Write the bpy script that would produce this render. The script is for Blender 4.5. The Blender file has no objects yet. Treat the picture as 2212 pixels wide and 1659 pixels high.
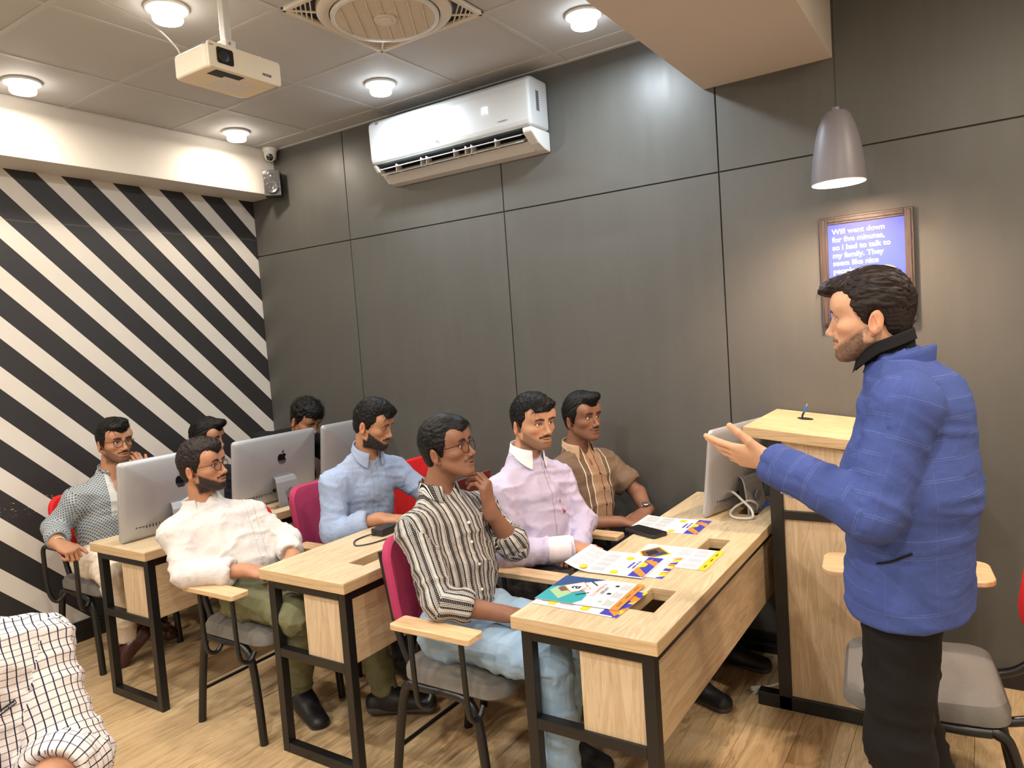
import bpy, bmesh, math, random
import numpy as np
from mathutils import Vector, Matrix
random.seed(4); np.random.seed(4)
scene = bpy.context.scene
COL = scene.collection

# ------------------------------------------------------------------ camera
CAMP = (4.4315, -3.4884, 1.594); YAW, PITCH, ROLL, FPX = 0.5811, -0.0674, -0.071, 1561.7352
def set_camera():
    f = Vector((-math.sin(YAW)*math.cos(PITCH), math.cos(YAW)*math.cos(PITCH), math.sin(PITCH)))
    r = f.cross(Vector((0, 0, 1))).normalized(); u = r.cross(f)
    c, s = math.cos(ROLL), math.sin(ROLL)
    r2 = r*c + u*s; u2 = u*c - r*s
    cd = bpy.data.cameras.new('camera'); cam = bpy.data.objects.new('camera', cd); COL.objects.link(cam)
    m = Matrix((r2, u2, -f)).transposed().to_4x4(); m.translation = CAMP
    cam.matrix_world = m
    cd.sensor_fit = 'HORIZONTAL'; cd.sensor_width = 36.0; cd.lens = 36.0*FPX/2212.0
    cd.clip_start = .05; cd.clip_end = 60
    scene.camera = cam
set_camera()

# ------------------------------------------------------------------ world and exposure
scene.view_settings.view_transform = 'Standard'; scene.view_settings.look = 'None'
scene.view_settings.gamma = 1.0; scene.view_settings.use_curve_mapping = False
scene.view_settings.exposure = EXPOSURE = 0.45
w = bpy.data.worlds.new('world'); scene.world = w; w.use_nodes = True
w.node_tree.nodes['Background'].inputs[0].default_value = (.9, .95, 1, 1)
w.node_tree.nodes['Background'].inputs[1].default_value = .15
WARM = (1.0, .85, .68); COOL = (.80, .91, 1.0); NEUT = (1.0, .95, .89)
# downlight positions: x, y, colour, watts.  The grid goes on behind the camera.
LAMPS = [(.50, -.47, WARM, 6), (1.73, -.46, COOL, 10), (2.965, -.463, COOL, 12), (.52, -1.70, WARM, 6.5), (1.72, -1.68, WARM, 11)]
FAR_LAMPS = [(2.95, -2.9, NEUT, 20), (.52, -2.92, WARM, 10), (1.72, -2.92, NEUT, 18), (4.6, -2.3, WARM, 20), (5.4, -1.2, WARM, 30),
             (4.2, -4.2, NEUT, 24), (5.4, -3.6, NEUT, 20), (1.72, -4.1, NEUT, 18), (2.95, -4.6, NEUT, 20), (.52, -4.1, NEUT, 12)]

# ------------------------------------------------------------------ helpers
def tag(o, label=None, cat=None, group=None, kind=None):
    if label: o['label'] = label
    if cat: o['category'] = cat
    if group: o['group'] = group
    if kind: o['kind'] = kind
    return o
def thing(name, label, cat, loc=(0, 0, 0), rz=0, group=None):
    o = bpy.data.objects.new(name, None); COL.objects.link(o); o.location = loc; o.rotation_euler = (0, 0, rz)
    o.empty_display_size = .1
    return tag(o, label, cat, group)
V = Vector
class MB:
    def __init__(s): s.v = []; s.f = []
    def add(s, vs, fs):
        b = len(s.v); s.v += [tuple(map(float, v)) for v in vs]; s.f += [tuple(i+b for i in f) for f in fs]; return s
    def box(s, x0, x1, y0, y1, z0, z1, M=None):
        vs = [(x, y, z) for x in (x0, x1) for y in (y0, y1) for z in (z0, z1)]
        if M is not None: vs = [M @ V(v) for v in vs]
        return s.add(vs, [(0, 1, 3, 2), (4, 6, 7, 5), (0, 4, 5, 1), (2, 3, 7, 6), (0, 2, 6, 4), (1, 5, 7, 3)])
    def tube(s, pts, r, n=10, caps=True, closed=False, flat=1.0):
        pts = [V(p) for p in pts]; m = len(pts); rs = r if hasattr(r, '__len__') else [r]*m
        tang = []
        for i in range(m):
            a = pts[(i-1) % m] if (closed or i > 0) else pts[i]; b = pts[(i+1) % m] if (closed or i < m-1) else pts[i]
            tang.append((b-a).normalized())
        nrm = tang[0].orthogonal().normalized(); vs = []; 
        for i in range(m):
            t = tang[i]; nrm = (nrm - t*nrm.dot(t)).normalized(); bn = t.cross(nrm)
            for k in range(n):
                a = 2*math.pi*k/n; vs.append(pts[i] + (nrm*math.cos(a)*flat + bn*math.sin(a))*rs[i])
        fs = []
        for i in range(m if closed else m-1):
            j = (i+1) % m
            for k in range(n): k2 = (k+1) % n; fs.append((i*n+k, i*n+k2, j*n+k2, j*n+k))
        if caps and not closed: fs.append(tuple(range(n))[::-1]); fs.append(tuple((m-1)*n+k for k in range(n)))
        return s.add(vs, fs)
    def cyl(s, p0, p1, r0, r1=None, n=20): return s.tube([p0, p1], [r0, r0 if r1 is None else r1], n)
    def lathe(s, prof, c=(0, 0, 0), n=32, M=None):
        vs = []; fs = []
        for (r, z) in prof:
            for k in range(n):
                a = 2*math.pi*k/n; v = V((r*math.cos(a), r*math.sin(a), z))
                vs.append(((M @ v) if M is not None else v) + V(c))
        for i in range(len(prof)-1):
            for k in range(n): k2 = (k+1) % n; fs.append((i*n+k, i*n+k2, (i+1)*n+k2, (i+1)*n+k))
        return s.add(vs, fs)
    def prism(s, poly, z0, z1, M=None):
        n = len(poly); vs = [(x, y, z0) for x, y in poly]+[(x, y, z1) for x, y in poly]
        if M is not None: vs = [M @ V(v) for v in vs]
        return s.add(vs, [tuple(range(n))[::-1], tuple(range(n, 2*n))]+[(i, (i+1) % n, n+(i+1) % n, n+i) for i in range(n)])
    def build(s, name, mat, parent=None, smooth=False, bevel=0, local=False, seg=2):
        me = bpy.data.meshes.new(name); vs = s.v
        if parent is not None and not local:
            L = parent.location; vs = [(v[0]-L[0], v[1]-L[1], v[2]-L[2]) for v in vs]
        me.from_pydata(vs, [], s.f); me.update()
        b = bmesh.new(); b.from_mesh(me); bmesh.ops.recalc_face_normals(b, faces=b.faces); b.to_mesh(me); b.free()
        me.materials.append(mat)
        o = bpy.data.objects.new(name, me); COL.objects.link(o)
        if parent is not None: o.parent = parent
        if smooth:
            me.polygons.foreach_set('use_smooth', [True]*len(me.polygons))
            try: me.set_sharp_from_angle(angle=math.radians(40))
            except Exception: pass
        if bevel:
            md = o.modifiers.new('bevel', 'BEVEL'); md.width = bevel; md.segments = seg; md.limit_method = 'ANGLE'; md.angle_limit = .6
        return o
def rrect(x0, x1, y0, y1, r, n=5):
    out = []
    for cx, cy, a0 in ((x1-r, y1-r, 0), (x0+r, y1-r, 90), (x0+r, y0+r, 180), (x1-r, y0+r, 270)):
        for i in range(n+1):
            a = math.radians(a0+90*i/n); out.append((cx+r*math.cos(a), cy+r*math.sin(a)))
    return out
def smoothpath(pts, n=8):
    pts = [V(p) for p in pts]; P = [pts[0]*2-pts[1]]+pts+[pts[-1]*2-pts[-2]]; out = []
    for i in range(1, len(P)-2):
        a, b, c, d = P[i-1:i+3]
        for k in range(n):
            t = k/n; out.append(.5*((2*b)+(c-a)*t+(2*a-5*b+4*c-d)*t*t+(3*b-a-3*c+d)*t**3))
    out.append(pts[-1]); return out
def frame(o, x, y, z=None):
    """matrix from origin, x axis, y axis"""
    x = V(x).normalized(); y = V(y); z = x.cross(y).normalized(); y = z.cross(x)
    m = Matrix((x, y, z)).transposed().to_4x4(); m.translation = V(o); return m
def text(body, name, mat, parent, M, size, ext=.0004, align='LEFT', spacing=1.0, weight=0):
    c = bpy.data.curves.new(name, 'FONT'); c.body = body; c.size = size; c.extrude = ext; c.align_x = align
    c.space_line = spacing; c.offset = weight; c.resolution_u = 3
    o = bpy.data.objects.new(name+'_tmp', c); COL.objects.link(o)
    dg = bpy.context.evaluated_depsgraph_get(); me = bpy.data.meshes.new_from_object(o.evaluated_get(dg))
    bpy.data.objects.remove(o); bpy.data.curves.remove(c)
    L = parent.location if parent is not None else V((0, 0, 0))
    me.transform(Matrix.Translation(-V(L)) @ M); me.name = name
    me.materials.clear(); me.materials.append(mat)
    o = bpy.data.objects.new(name, me); COL.objects.link(o); o.parent = parent; return o
def copy_tree(root, loc, rz=None, label=None):
    r = root.copy(); COL.objects.link(r); r.location = loc
    if rz is not None: r.rotation_euler = (0, 0, rz)
    if label: r['label'] = label
    for ch in list(root.children):
        c = ch.copy(); COL.objects.link(c); c.parent = r
        for g in list(ch.children):
            d = g.copy(); COL.objects.link(d); d.parent = c
    return r

# ------------------------------------------------------------------ materials
def srgb(r, g=None, b=None):
    if g is None: r, g, b = r
    f = lambda c: (c/255/12.92) if c/255 <= .04045 else ((c/255+.055)/1.055)**2.4
    return (f(r), f(g), f(b), 1)
class NT:
    def __init__(s, name, rough=.6, metal=0, spec=.5):
        s.m = bpy.data.materials.new(name); s.m.use_nodes = True; s.t = s.m.node_tree; s.n = s.t.nodes; s.l = s.t.links
        s.p = s.n['Principled BSDF']; s.p.inputs['Roughness'].default_value = rough; s.p.inputs['Metallic'].default_value = metal
        s.p.inputs['Specular IOR Level'].default_value = spec
    def put(s, sock, v):
        if isinstance(v, bpy.types.NodeSocket): s.l.new(v, sock)
        elif v is not None: sock.default_value = v
    def math(s, op, a, b=None, c=None, clamp=False):
        n = s.n.new('ShaderNodeMath'); n.operation = op; n.use_clamp = clamp
        for i, v in enumerate((a, b, c)):
            if v is not None: s.put(n.inputs[i], v)
        return n.outputs[0]
    def mix(s, f, a, b, mode='MIX'):
        n = s.n.new('ShaderNodeMix'); n.data_type = 'RGBA'; n.blend_type = mode
        s.put(n.inputs[0], f); s.put(n.inputs[6], a); s.put(n.inputs[7], b); return n.outputs[2]
    def coord(s, which='Object'):
        n = s.n.new('ShaderNodeTexCoord'); return n.outputs[which]
    def mapping(s, v, scale=(1, 1, 1), loc=(0, 0, 0), rot=(0, 0, 0)):
        n = s.n.new('ShaderNodeMapping'); s.put(n.inputs[0], v); n.inputs['Scale'].default_value = scale
        n.inputs['Location'].default_value = loc; n.inputs['Rotation'].default_value = rot; return n.outputs[0]
    def noise(s, v, scale=5, detail=4, rough=.5, dist=0):
        n = s.n.new('ShaderNodeTexNoise'); s.put(n.inputs['Vector'], v); n.inputs['Scale'].default_value = scale
        n.inputs['Detail'].default_value = detail; n.inputs['Roughness'].default_value = rough; n.inputs['Distortion'].default_value = dist
        return n.outputs[0]
    def ramp(s, f, stops):
        n = s.n.new('ShaderNodeValToRGB'); s.put(n.inputs[0], f); e = n.color_ramp.elements
        while len(e) < len(stops): e.new(.5)
        for i, (p, c) in enumerate(stops): e[i].position = p; e[i].color = c
        return n.outputs[0]
    def sep(s, v):
        n = s.n.new('ShaderNodeSeparateXYZ'); s.put(n.inputs[0], v); return n.outputs
    def comb(s, x, y, z=0.0):
        n = s.n.new('ShaderNodeCombineXYZ'); s.put(n.inputs[0], x); s.put(n.inputs[1], y); s.put(n.inputs[2], z); return n.outputs[0]
    def bump(s, h, strength=.2, dist=.01):
        n = s.n.new('ShaderNodeBump'); n.inputs['Strength'].default_value = strength; n.inputs['Distance'].default_value = dist
        s.put(n.inputs['Height'], h); s.l.new(n.outputs[0], s.p.inputs['Normal']); return n.outputs[0]
    def base(s, c): s.put(s.p.inputs['Base Color'], c); return s
def flat(name, rgb, rough=.6, metal=0, noise=0, spec=.5, nscale=12, bump=0, bscale=400):
    k = NT(name, rough, metal, spec); c = srgb(rgb)
    if noise:
        f = k.noise(k.coord(), nscale, 5, .6)
        k.base(k.mix(f, tuple(x*(1-noise) for x in c[:3])+(1,), tuple(min(1, x*(1+noise)) for x in c[:3])+(1,)))
    else: k.base(c)
    if bump: k.bump(k.noise(k.coord(), bscale, 2), bump, .002)
    return k.m
def emis(name, rgb, strength):
    k = NT(name); k.base((rgb[0], rgb[1], rgb[2], 1)); k.p.inputs['Emission Color'].default_value = (*rgb, 1)
    k.p.inputs['Emission Strength'].default_value = strength; return k.m
def wood(name, grain='y', light=(222, 196, 152), dark=(176, 142, 98), rough=.42, scale=1.0):
    k = NT(name, rough); co = k.coord()
    sc = {'x': (1.2, 14, 14), 'y': (14, 1.2, 14), 'z': (14, 14, 1.2)}[grain]
    v = k.mapping(co, tuple(x*scale for x in sc))
    n1 = k.noise(v, 1.6, 6, .62, 1.2); n2 = k.noise(k.mapping(co, tuple(x*scale*6 for x in sc)), 2.0, 3, .7)
    rings = k.math('SINE', k.math('MULTIPLY', n1, 34.0))
    f = k.math('ADD', k.math('MULTIPLY', rings, .16), k.math('ADD', k.math('MULTIPLY', n1, .6), k.math('MULTIPLY', n2, .35)))
    k.base(k.ramp(f, [(.22, srgb(dark)), (.45, srgb([(a*.45+b*.55) for a, b in zip(dark, light)])), (.75, srgb(light))]))
    k.bump(f, .08, .002); return k.m
def edgemat():
    k = NT('oak_edge_band', .45); co = k.coord(); f = k.noise(k.mapping(co, (3, 3, 260)), 1, 4, .6); g = k.noise(k.mapping(co, (9, 9, 60)), 1, 3)
    k.base(k.ramp(k.math('ADD', k.math('MULTIPLY', f, .7), k.math('MULTIPLY', g, .3)), [(.3, srgb(158, 130, 94)), (.5, srgb(190, 162, 122)), (.7, srgb(208, 184, 146))])); return k.m
def side_faces(o, mat, thr=.5):
    o.data.materials.append(mat)
    for p in o.data.polygons:
        if abs(p.normal.z) < thr: p.material_index = 1
    return o
def panelmat():
    k = NT('dark_grey_panel', .42, 0, .4); co = k.coord()
    n = k.noise(co, 1.3, 5, .6); s = k.noise(k.mapping(co, (6, 6, .7)), 2, 5, .65)
    k.base(k.mix(k.math('ADD', k.math('MULTIPLY', n, .5), k.math('MULTIPLY', s, .5)), srgb(70, 70, 67), srgb(92, 91, 87)))
    k.put(k.p.inputs['Roughness'], k.math('ADD', k.math('MULTIPLY', s, .22), .30)); k.bump(k.noise(co, 220, 2), .03, .002); return k.m
def stripemat():
    k = NT('striped_wall_paint', .55); co = k.coord(); o = k.sep(co)
    c = k.math('ADD', o[1], o[2])
    ph = k.math('FRACT', k.math('DIVIDE', k.math('SUBTRACT', c, .1875-.2975), .2975))
    blk = k.math('LESS_THAN', ph, .165/.2975)
    n = k.noise(co, 3, 5, .6)
    # an old repair line and scuffs
    seam = k.math('LESS_THAN', k.math('ABSOLUTE', k.math('ADD', k.math('SUBTRACT', o[2], 2.43), k.math('MULTIPLY', k.noise(co, 4, 2), .03))), .003)
    sc = k.math('GREATER_THAN', k.noise(k.mapping(co, (1, 5, 26)), 6, 4, .7), .63)
    band = k.math('LESS_THAN', k.math('ABSOLUTE', k.math('SUBTRACT', o[2], .84)), .045)
    near = k.math('LESS_THAN', o[1], -1.45)
    sc = k.math('MULTIPLY', sc, k.math('MULTIPLY', band, near))
    white = k.mix(n, srgb(200, 195, 186), srgb(216, 212, 204)); black = k.mix(n, srgb(34, 33, 35), srgb(46, 45, 46))
    col = k.mix(blk, white, black)
    col = k.mix(k.math('MULTIPLY', seam, .16), col, srgb(150, 146, 140)); col = k.mix(sc, col, srgb(190, 184, 174))
    k.base(col); k.bump(k.noise(co, 90, 3), .05, .003); return k.m
def floormat():
    k = NT('oak_laminate', .36); co = k.coord(); oi = k.n.new('ShaderNodeObjectInfo').outputs['Random']
    off = k.comb(k.math('MULTIPLY', oi, 37.0), k.math('MULTIPLY', oi, 91.0), 0.0)
    va = k.n.new('ShaderNodeVectorMath'); va.operation = 'ADD'; k.l.new(co, va.inputs[0]); k.l.new(off, va.inputs[1]); v = va.outputs[0]
    n1 = k.noise(k.mapping(v, (11, 1.1, 1)), 2, 6, .62, 1.0); n2 = k.noise(k.mapping(v, (70, 3, 1)), 2, 4, .7)
    rings = k.math('SINE', k.math('MULTIPLY', n1, 30.0))
    f = k.math('ADD', k.math('ADD', k.math('MULTIPLY', n1, .55), k.math('MULTIPLY', n2, .35)), k.math('ADD', k.math('MULTIPLY', rings, .1), k.math('MULTIPLY', oi, .1)))
    k.base(k.ramp(f, [(.25, srgb(150, 122, 86)), (.5, srgb(186, 158, 118)), (.8, srgb(210, 186, 148))])); k.bump(f, .06, .002); return k.m
def ceilmat():
    k = NT('ceiling_tile', .75); co = k.coord()
    k.base(k.mix(k.noise(co, 2, 4), srgb(170, 170, 169), srgb(182, 182, 181))); k.bump(k.noise(co, 260, 2), .12, .002); return k.m
def alum():
    k = NT('brushed_aluminium', .42, .55); k.base(srgb(176, 177, 180)); k.bump(k.noise(k.coord(), 900, 2), .02, .001); return k.m
def fabric(name, rgb, var=.18):
    k = NT(name, .92, 0, .2); co = k.coord(); c = srgb(rgb); n = k.noise(co, 260, 3, .7); g = k.noise(co, 7, 4)
    f = k.math('ADD', k.math('MULTIPLY', n, .7), k.math('MULTIPLY', g, .4))
    k.base(k.mix(f, tuple(x*(1-var*1.6) for x in c[:3])+(1,), tuple(min(1, x*(1+var)) for x in c[:3])+(1,))); k.bump(n, .3, .002); return k.m
M = dict(
    edge=edgemat(), fancream=flat('fan_cream', (204, 196, 182), .45), acwhite=flat('air_conditioner_white', (184, 186, 186), .3),
    panel=panelmat(), stripes=stripemat(), floor=floormat(), ceil=ceilmat(), alum=alum(),
    groove=flat('panel_joint', (22, 21, 20), .7), white=flat('white_paint', (206, 202, 194), .6, noise=.03), soffit=flat('soffit_paint', (192, 184, 174), .6, noise=.03),
    grid=flat('ceiling_grid', (180, 179, 176), .6), black=flat('black_metal', (20, 19, 19), .38, noise=.1), blackskirt=flat('black_skirting', (24, 22, 22), .5),
    woodT=wood('oak_top', 'y', light=(208, 189, 156), dark=(176, 153, 118)), woodX=wood('oak_panel_upright', 'z', light=(204, 182, 150), dark=(178, 152, 118)),
    woodY=wood('oak_panel_long', 'y', light=(202, 178, 144), dark=(174, 146, 110)), woodE=wood('oak_lectern_top', 'x', light=(212, 186, 146), dark=(178, 148, 108)), woodA=wood('arm_pad_wood', 'x', light=(214, 184, 144), dark=(186, 152, 112)),
    pink=fabric('magenta_fabric', (168, 58, 92)), red=fabric('red_fabric', (206, 38, 40)), seat=fabric('grey_seat_fabric', (116, 112, 106), .25),
    plastic=flat('white_plastic', (210, 210, 207), .35), cream=flat('cream_plastic', (222, 212, 190), .4), darkp=flat('dark_plastic', (28, 29, 32), .35),
    ink=flat('black_ink', (24, 24, 28), .5), logo=flat('black_gloss_logo', (6, 6, 8), .35, spec=.3), glassd=flat('dark_glass', (14, 16, 22), .08, spec=.8),
    paper=flat('glossy_paper', (240, 238, 236), .32), yellow=flat('yellow_print', (246, 190, 40), .35), orange=flat('orange_print', (240, 132, 52), .35), blue=flat('blue_print', (58, 58, 164), .35),
    teal=flat('teal_print', (38, 150, 158), .35), navy=flat('navy_print', (26, 66, 116), .35), greyp=flat('grey_print', (118, 116, 124), .5), green=flat('pale_green_print', (150, 186, 142), .35),
    brownp=flat('brown_print', (112, 70, 56), .4), redp=flat('red_print', (206, 78, 60), .4),
    silver=flat('silver_metal', (190, 190, 190), .25, 1.0), cable=flat('white_cable', (206, 202, 194), .45), bluecable=flat('blue_cable', (34, 90, 170), .4), darkcable=flat('dark_cable', (30, 30, 44), .45),
    poster=flat('blue_poster', (66, 84, 196), .35), lettering=flat('white_lettering', (240, 240, 246), .4), yel=flat('poster_yellow', (236, 206, 84), .4), frame=wood('dark_frame_wood', 'z', light=(74, 60, 54), dark=(44, 36, 33), rough=.35),
    shade=flat('grey_lamp_shade', (110, 106, 112), .45), shadein=flat('shade_inside', (236, 226, 214), .4), film=flat('crinkled_film', (66, 66, 68), .12, spec=.9, bump=.9, bscale=30), screen=flat('screen_black', (10, 10, 12), .12, spec=.8),
)
# ------------------------------------------------------------------ the room
RX, RY, H = 6.6, -5.6, 3.0
def structure(o): o['kind'] = 'structure'; return o
# floor: sub floor plus planks laid along y
fl = structure(MB().box(-.05, RX, RY, .05, -.05, -.009).build('floor', M['groove']))
pw, pl = .19, 1.22
me = MB().box(0, pw-.0012, 0, pl-.0012, -.009, 0).build('plank', M['floor'], fl, bevel=.0012, seg=1); first = True
for i in range(int(RX/pw)+1):
    y = RY - (i*.437) % pl
    while y < 0:
        y0 = y
        if y0+pl > RY:
            o = me if first else me.copy()
            if not first: COL.objects.link(o); o.parent = fl
            first = False; o.location = (i*pw, y0, 0)
            if y0+pl > .02: o.scale = (1, (.0-y0)/pl, 1)
        y += pl
# grey panel wall (y = 0)
wb = structure(MB().box(-.02, RX, .006, .1, 0, H+.1).build('wall_back', M['groove']))
xs = [0, .948, 2.169, 3.396, 4.618, 5.84, RX]; zs = [(0.0, 2.2905), (2.2965, H+.06)]
for a, b in zip(xs[:-1], xs[1:]):
    for z0, z1 in zs: MB().box(a+.003, b-.003, 0, .007, z0, z1).build('panel', M['panel'], wb, bevel=.0012, seg=1)
sk = MB().box(0, RX, -.012, 0, 0, .075).build('baseboard_back', M['blackskirt'], bevel=.002); structure(sk)
# striped wall (x = 0)
wl = structure(MB().box(-.12, 0, RY, .006, 0, H+.1).build('wall_left', M['stripes']))
structure(MB().box(0, .014, RY, -.012, 0, .12).build('baseboard_left', M['blackskirt'], bevel=.003))
structure(MB().box(0, .268, RY, 0, 2.69, H+.02).build('trim_1', M['white'], bevel=.003))
# soffit (dropped beam) on the right
structure(MB().box(3.343, 3.91, RY, 0, 2.688, H+.02).build('trim_2', M['soffit'], bevel=.003))
# walls outside the frame
structure(MB().box(RX, RX+.1, RY, .1, 0, H+.1).build('wall_right', M['white']))
structure(MB().box(-.1, RX+.1, RY-.1, RY, 0, H+.1).build('wall_front', M['white']))
# ceiling: slab, tiles and grid bars
ce = structure(MB().box(-.1, RX+.1, RY-.1, .1, H+.03, H+.1).build('ceiling', M['ceil']))
gx = [.195+.61*i for i in range(11)]; gy = [-.16-.61*i for i in range(10)]
X = [.268]+[g for g in gx if g > .3 and g < RX]+[RX]; Y = [0]+[g for g in gy if g > RY]+[RY]
for i in range(len(X)-1):
    for j in range(len(Y)-1):
        if X[i] >= 3.343 and X[i+1] <= 3.91: continue
        MB().box(X[i]+.011, X[i+1]-.011, Y[j+1]+.011, Y[j]-.011, H+.001, H+.03).build('tile', M['ceil'], ce, bevel=.003, seg=1)
for x in X[1:-1]: MB().box(x-.012, x+.012, RY, 0, H-.002, H+.006).build('grid_bar', M['grid'], ce)
for y in Y[1:-1]: MB().box(.268, RX, y-.012, y+.012, H-.0015, H+.006).build('grid_bar', M['grid'], ce)
MB().box(.268, RX, -.022, 0, H-.004, H+.006).build('edge_trim', M['grid'], ce)

# ------------------------------------------------------------------ lamps
def downlight(x, y, col, watt, label=None, seen=True):
    L = thing('ceiling_light', label, 'ceiling light', (x, y, H), group='round ceiling lamps')
    k = 'warm' if col == WARM else ('cool' if col == COOL else 'neut')
    if k not in M: M[k] = emis('lamp_glow_'+k, tuple(.35+.65*c for c in col), 15.0)
    MB().lathe([(.0, 0), (.082, 0), (.085, -.006), (.08, -.012), (.0, -.012)], (x, y, H), 36).build('rim', M['plastic'], L, smooth=True)
    MB().lathe([(.058, -.012), (.058, -.05), (.054, -.056), (0, -.058)], (x, y, H), 36).build('diffuser', M[k], L, smooth=True)
    ld = bpy.data.lights.new('lamp_light', 'AREA'); ld.shape = 'DISK'; ld.size = .11; ld.energy = watt; ld.color = col
    lo = bpy.data.objects.new('lamp_light', ld); COL.objects.link(lo); lo.parent = L; lo.location = (0, 0, -.062)
lab = ['warm round ceiling lamp nearest the corner camera', 'cool white ceiling lamp above the wall air conditioner', 'cool white ceiling lamp beside the lowered ceiling beam',
       'warm ceiling lamp by the left edge, near the white beam', 'warm ceiling lamp beside the projector pole at the top edge']
for (x, y, c, wt), l in zip(LAMPS, lab): downlight(x, y, c, wt, l)
for i, (x, y, c, wt) in enumerate(FAR_LAMPS): downlight(x, y, c, wt, 'round ceiling lamp on the ceiling behind the photographer')
# pendant over the lectern
px, py = 3.975, -.40
P = thing('pendant_lamp', 'grey bell-shaped pendant lamp glowing warm above the lectern', 'pendant lamp', (px, py, 2.09))
prof = [(.012, .27), (.038, .268), (.05, .255), (.066, .215), (.08, .16), (.09, .1), (.096, .04), (.0975, .0)]
MB().lathe(prof, (px, py, 2.09), 48).build('shade', M['shade'], P, smooth=True)
MB().lathe([(r-.003, z-.002 if z > .1 else z) for r, z in prof], (px, py, 2.09), 48).build('shade_lining', M['shadein'], P, smooth=True)
MB().lathe([(.0975, .0), (.0975, -.003), (.0945, -.003), (.0945, 0)], (px, py, 2.09), 48).build('rim', M['shadein'], P, smooth=True)
MB().cyl((px, py, 2.355), (px, py, H), .0028, n=8).build('cord', M['black'], P)
MB().lathe([(.014, .285), (.014, .26), (.02, .25)], (px, py, 2.09), 16).build('cord_grip', M['shade'], P, smooth=True)
mb = MB(); mb.lathe([(.0, .10), (.014, .11), (.03, .14), (.034, .165), (.026, .2), (.016, .22), (.016, .25), (0, .25)], (px, py, 2.09), 24); mb.build('bulb', emis('warm_bulb', (1, .78, .5), 30), P, smooth=True)
ld = bpy.data.lights.new('pendant_light', 'POINT'); ld.energy = 42; ld.color = (1, .74, .56); ld.shadow_soft_size = .035
lo = bpy.data.objects.new('pendant_light', ld); COL.objects.link(lo); lo.parent = P; lo.location = (0, 0, .06)

# ------------------------------------------------------------------ framed poster
FX0, FX1, FZ0, FZ1 = 3.833, 4.198, 1.536, 2.008
P = thing('framed_poster', 'dark framed blue poster with white joke lettering behind the presenter', 'poster', ((FX0+FX1)/2, -.03, FZ0))
fw = .034
for nm, (a, b, c, d) in dict(l=(FX0, FX0+fw, FZ0, FZ1), r=(FX1-fw, FX1, FZ0, FZ1), t=(FX0+fw, FX1-fw, FZ1-fw, FZ1), b=(FX0+fw, FX1-fw, FZ0, FZ0+fw)).items():
    m = MB().box(a, b, -.03, 0, c, d)
    if nm in 'lr': m.box(a+.009, b-.009, -.034, -.028, c+.009, d-.009)
    else: m.box(a, b, -.034, -.028, c+.009, d-.009)
    m.build('frame_rail', M['frame'], P, bevel=.002)
MB().box(FX0+fw, FX1-fw, -.026, -.002, FZ0+fw, FZ1-fw).build('print', M['poster'], P)
TM = frame((FX0+fw+.017, -.0265, FZ1-fw-.043), (1, 0, 0), (0, 0, 1))
text('Wifi went down\nfor five minutes,\nso i had to talk to\nmy family. They\nseem like nice\npeople', 'lettering', M['lettering'], P, TM, .0315, .0003, spacing=1.08, weight=.0006)
MB().lathe([(0, 0), (.055, 0), (.055, .0008), (0, .0008)], (FX1-fw-.075, -.0268, FZ1-.285), 40, frame((0, 0, 0), (1, 0, 0), (0, 0, 1)).to_3x3()).build('yellow_disc', M['yel'], P)

# ------------------------------------------------------------------ air conditioner
A = thing('air_conditioner', 'white split air conditioner on the grey wall showing 29', 'air conditioner', (1.97, 0, 2.57))
ax0, ax1 = 1.37, 2.50
prof = [(0, 2.93), (-.15, 2.93), (-.185, 2.922), (-.202, 2.90), (-.205, 2.87), (-.200, 2.70), (-.193, 2.668), (0, 2.668)]
def ext(poly, x0, x1): return MB().prism(poly, x0, x1, frame((0, 0, 0), (0, 1, 0), (0, 0, 1)))   # polygon in (y,z), extruded along x
ext(prof, ax0, ax1).build('body', M['acwhite'], A, bevel=.018, seg=4)
ext([(0, 2.666), (-.186, 2.666), (-.155, 2.628), (-.135, 2.628), (-.105, 2.615), (-.06, 2.575), (0, 2.565)], ax0+.004, ax0+.03).build('end_cap', M['plastic'], A, bevel=.006)
ext([(0, 2.666), (-.192, 2.666), (-.188, 2.64), (-.12, 2.59), (-.06, 2.567), (0, 2.56)], ax1-.06, ax1-.002).build('end_cap', M['plastic'], A, bevel=.008)
ext([(0, 2.63), (-.10, 2.63), (-.13, 2.605), (-.06, 2.569), (0, 2.562)], ax0+.03, ax1-.06).build('base_tray', M['plastic'], A, bevel=.004)
ext([(-.02, 2.668), (-.18, 2.668), (-.09, 2.632), (-.02, 2.632)], ax0+.03, ax1-.06).build('outlet', M['darkp'], A)
for i, (z, y, ang) in enumerate(((2.640, -.165, .35), (2.618, -.140, .5))):
    m = MB().box(ax0+.05, ax1-.075, -.03, .03, -.002, .002, Matrix.Translation((0, y, z)) @ Matrix.Rotation(ang, 4, 'X')); m.build('louver', M['plastic'], A, bevel=.0015)
for x in (ax0+.17, ax0+.36, ax0+.40, ax0+.60, ax0+.68, ax0+.72, ax0+.88):
    MB().box(x, x+.007, -.172, -.12, 2.606, 2.652).build('louver_arm', M['plastic'], A, bevel=.002)
MB().box(ax1-.001, ax1+.0008, -.13, -.10, 2.755, 2.86).build('energy_label', M['greyp'], A)
for i in range(9): MB().box(ax1+.0006, ax1+.0014, -.127, -.103, 2.762+i*.011, 2.766+i*.011).build('label_line', M['ink'], A)
MA = lambda x, z: frame((x, -.2052, z), (1, 0, 0), (0, -.03, 1))
k = emis('led_digits', (.9, .96, 1), 3.0)
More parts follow.
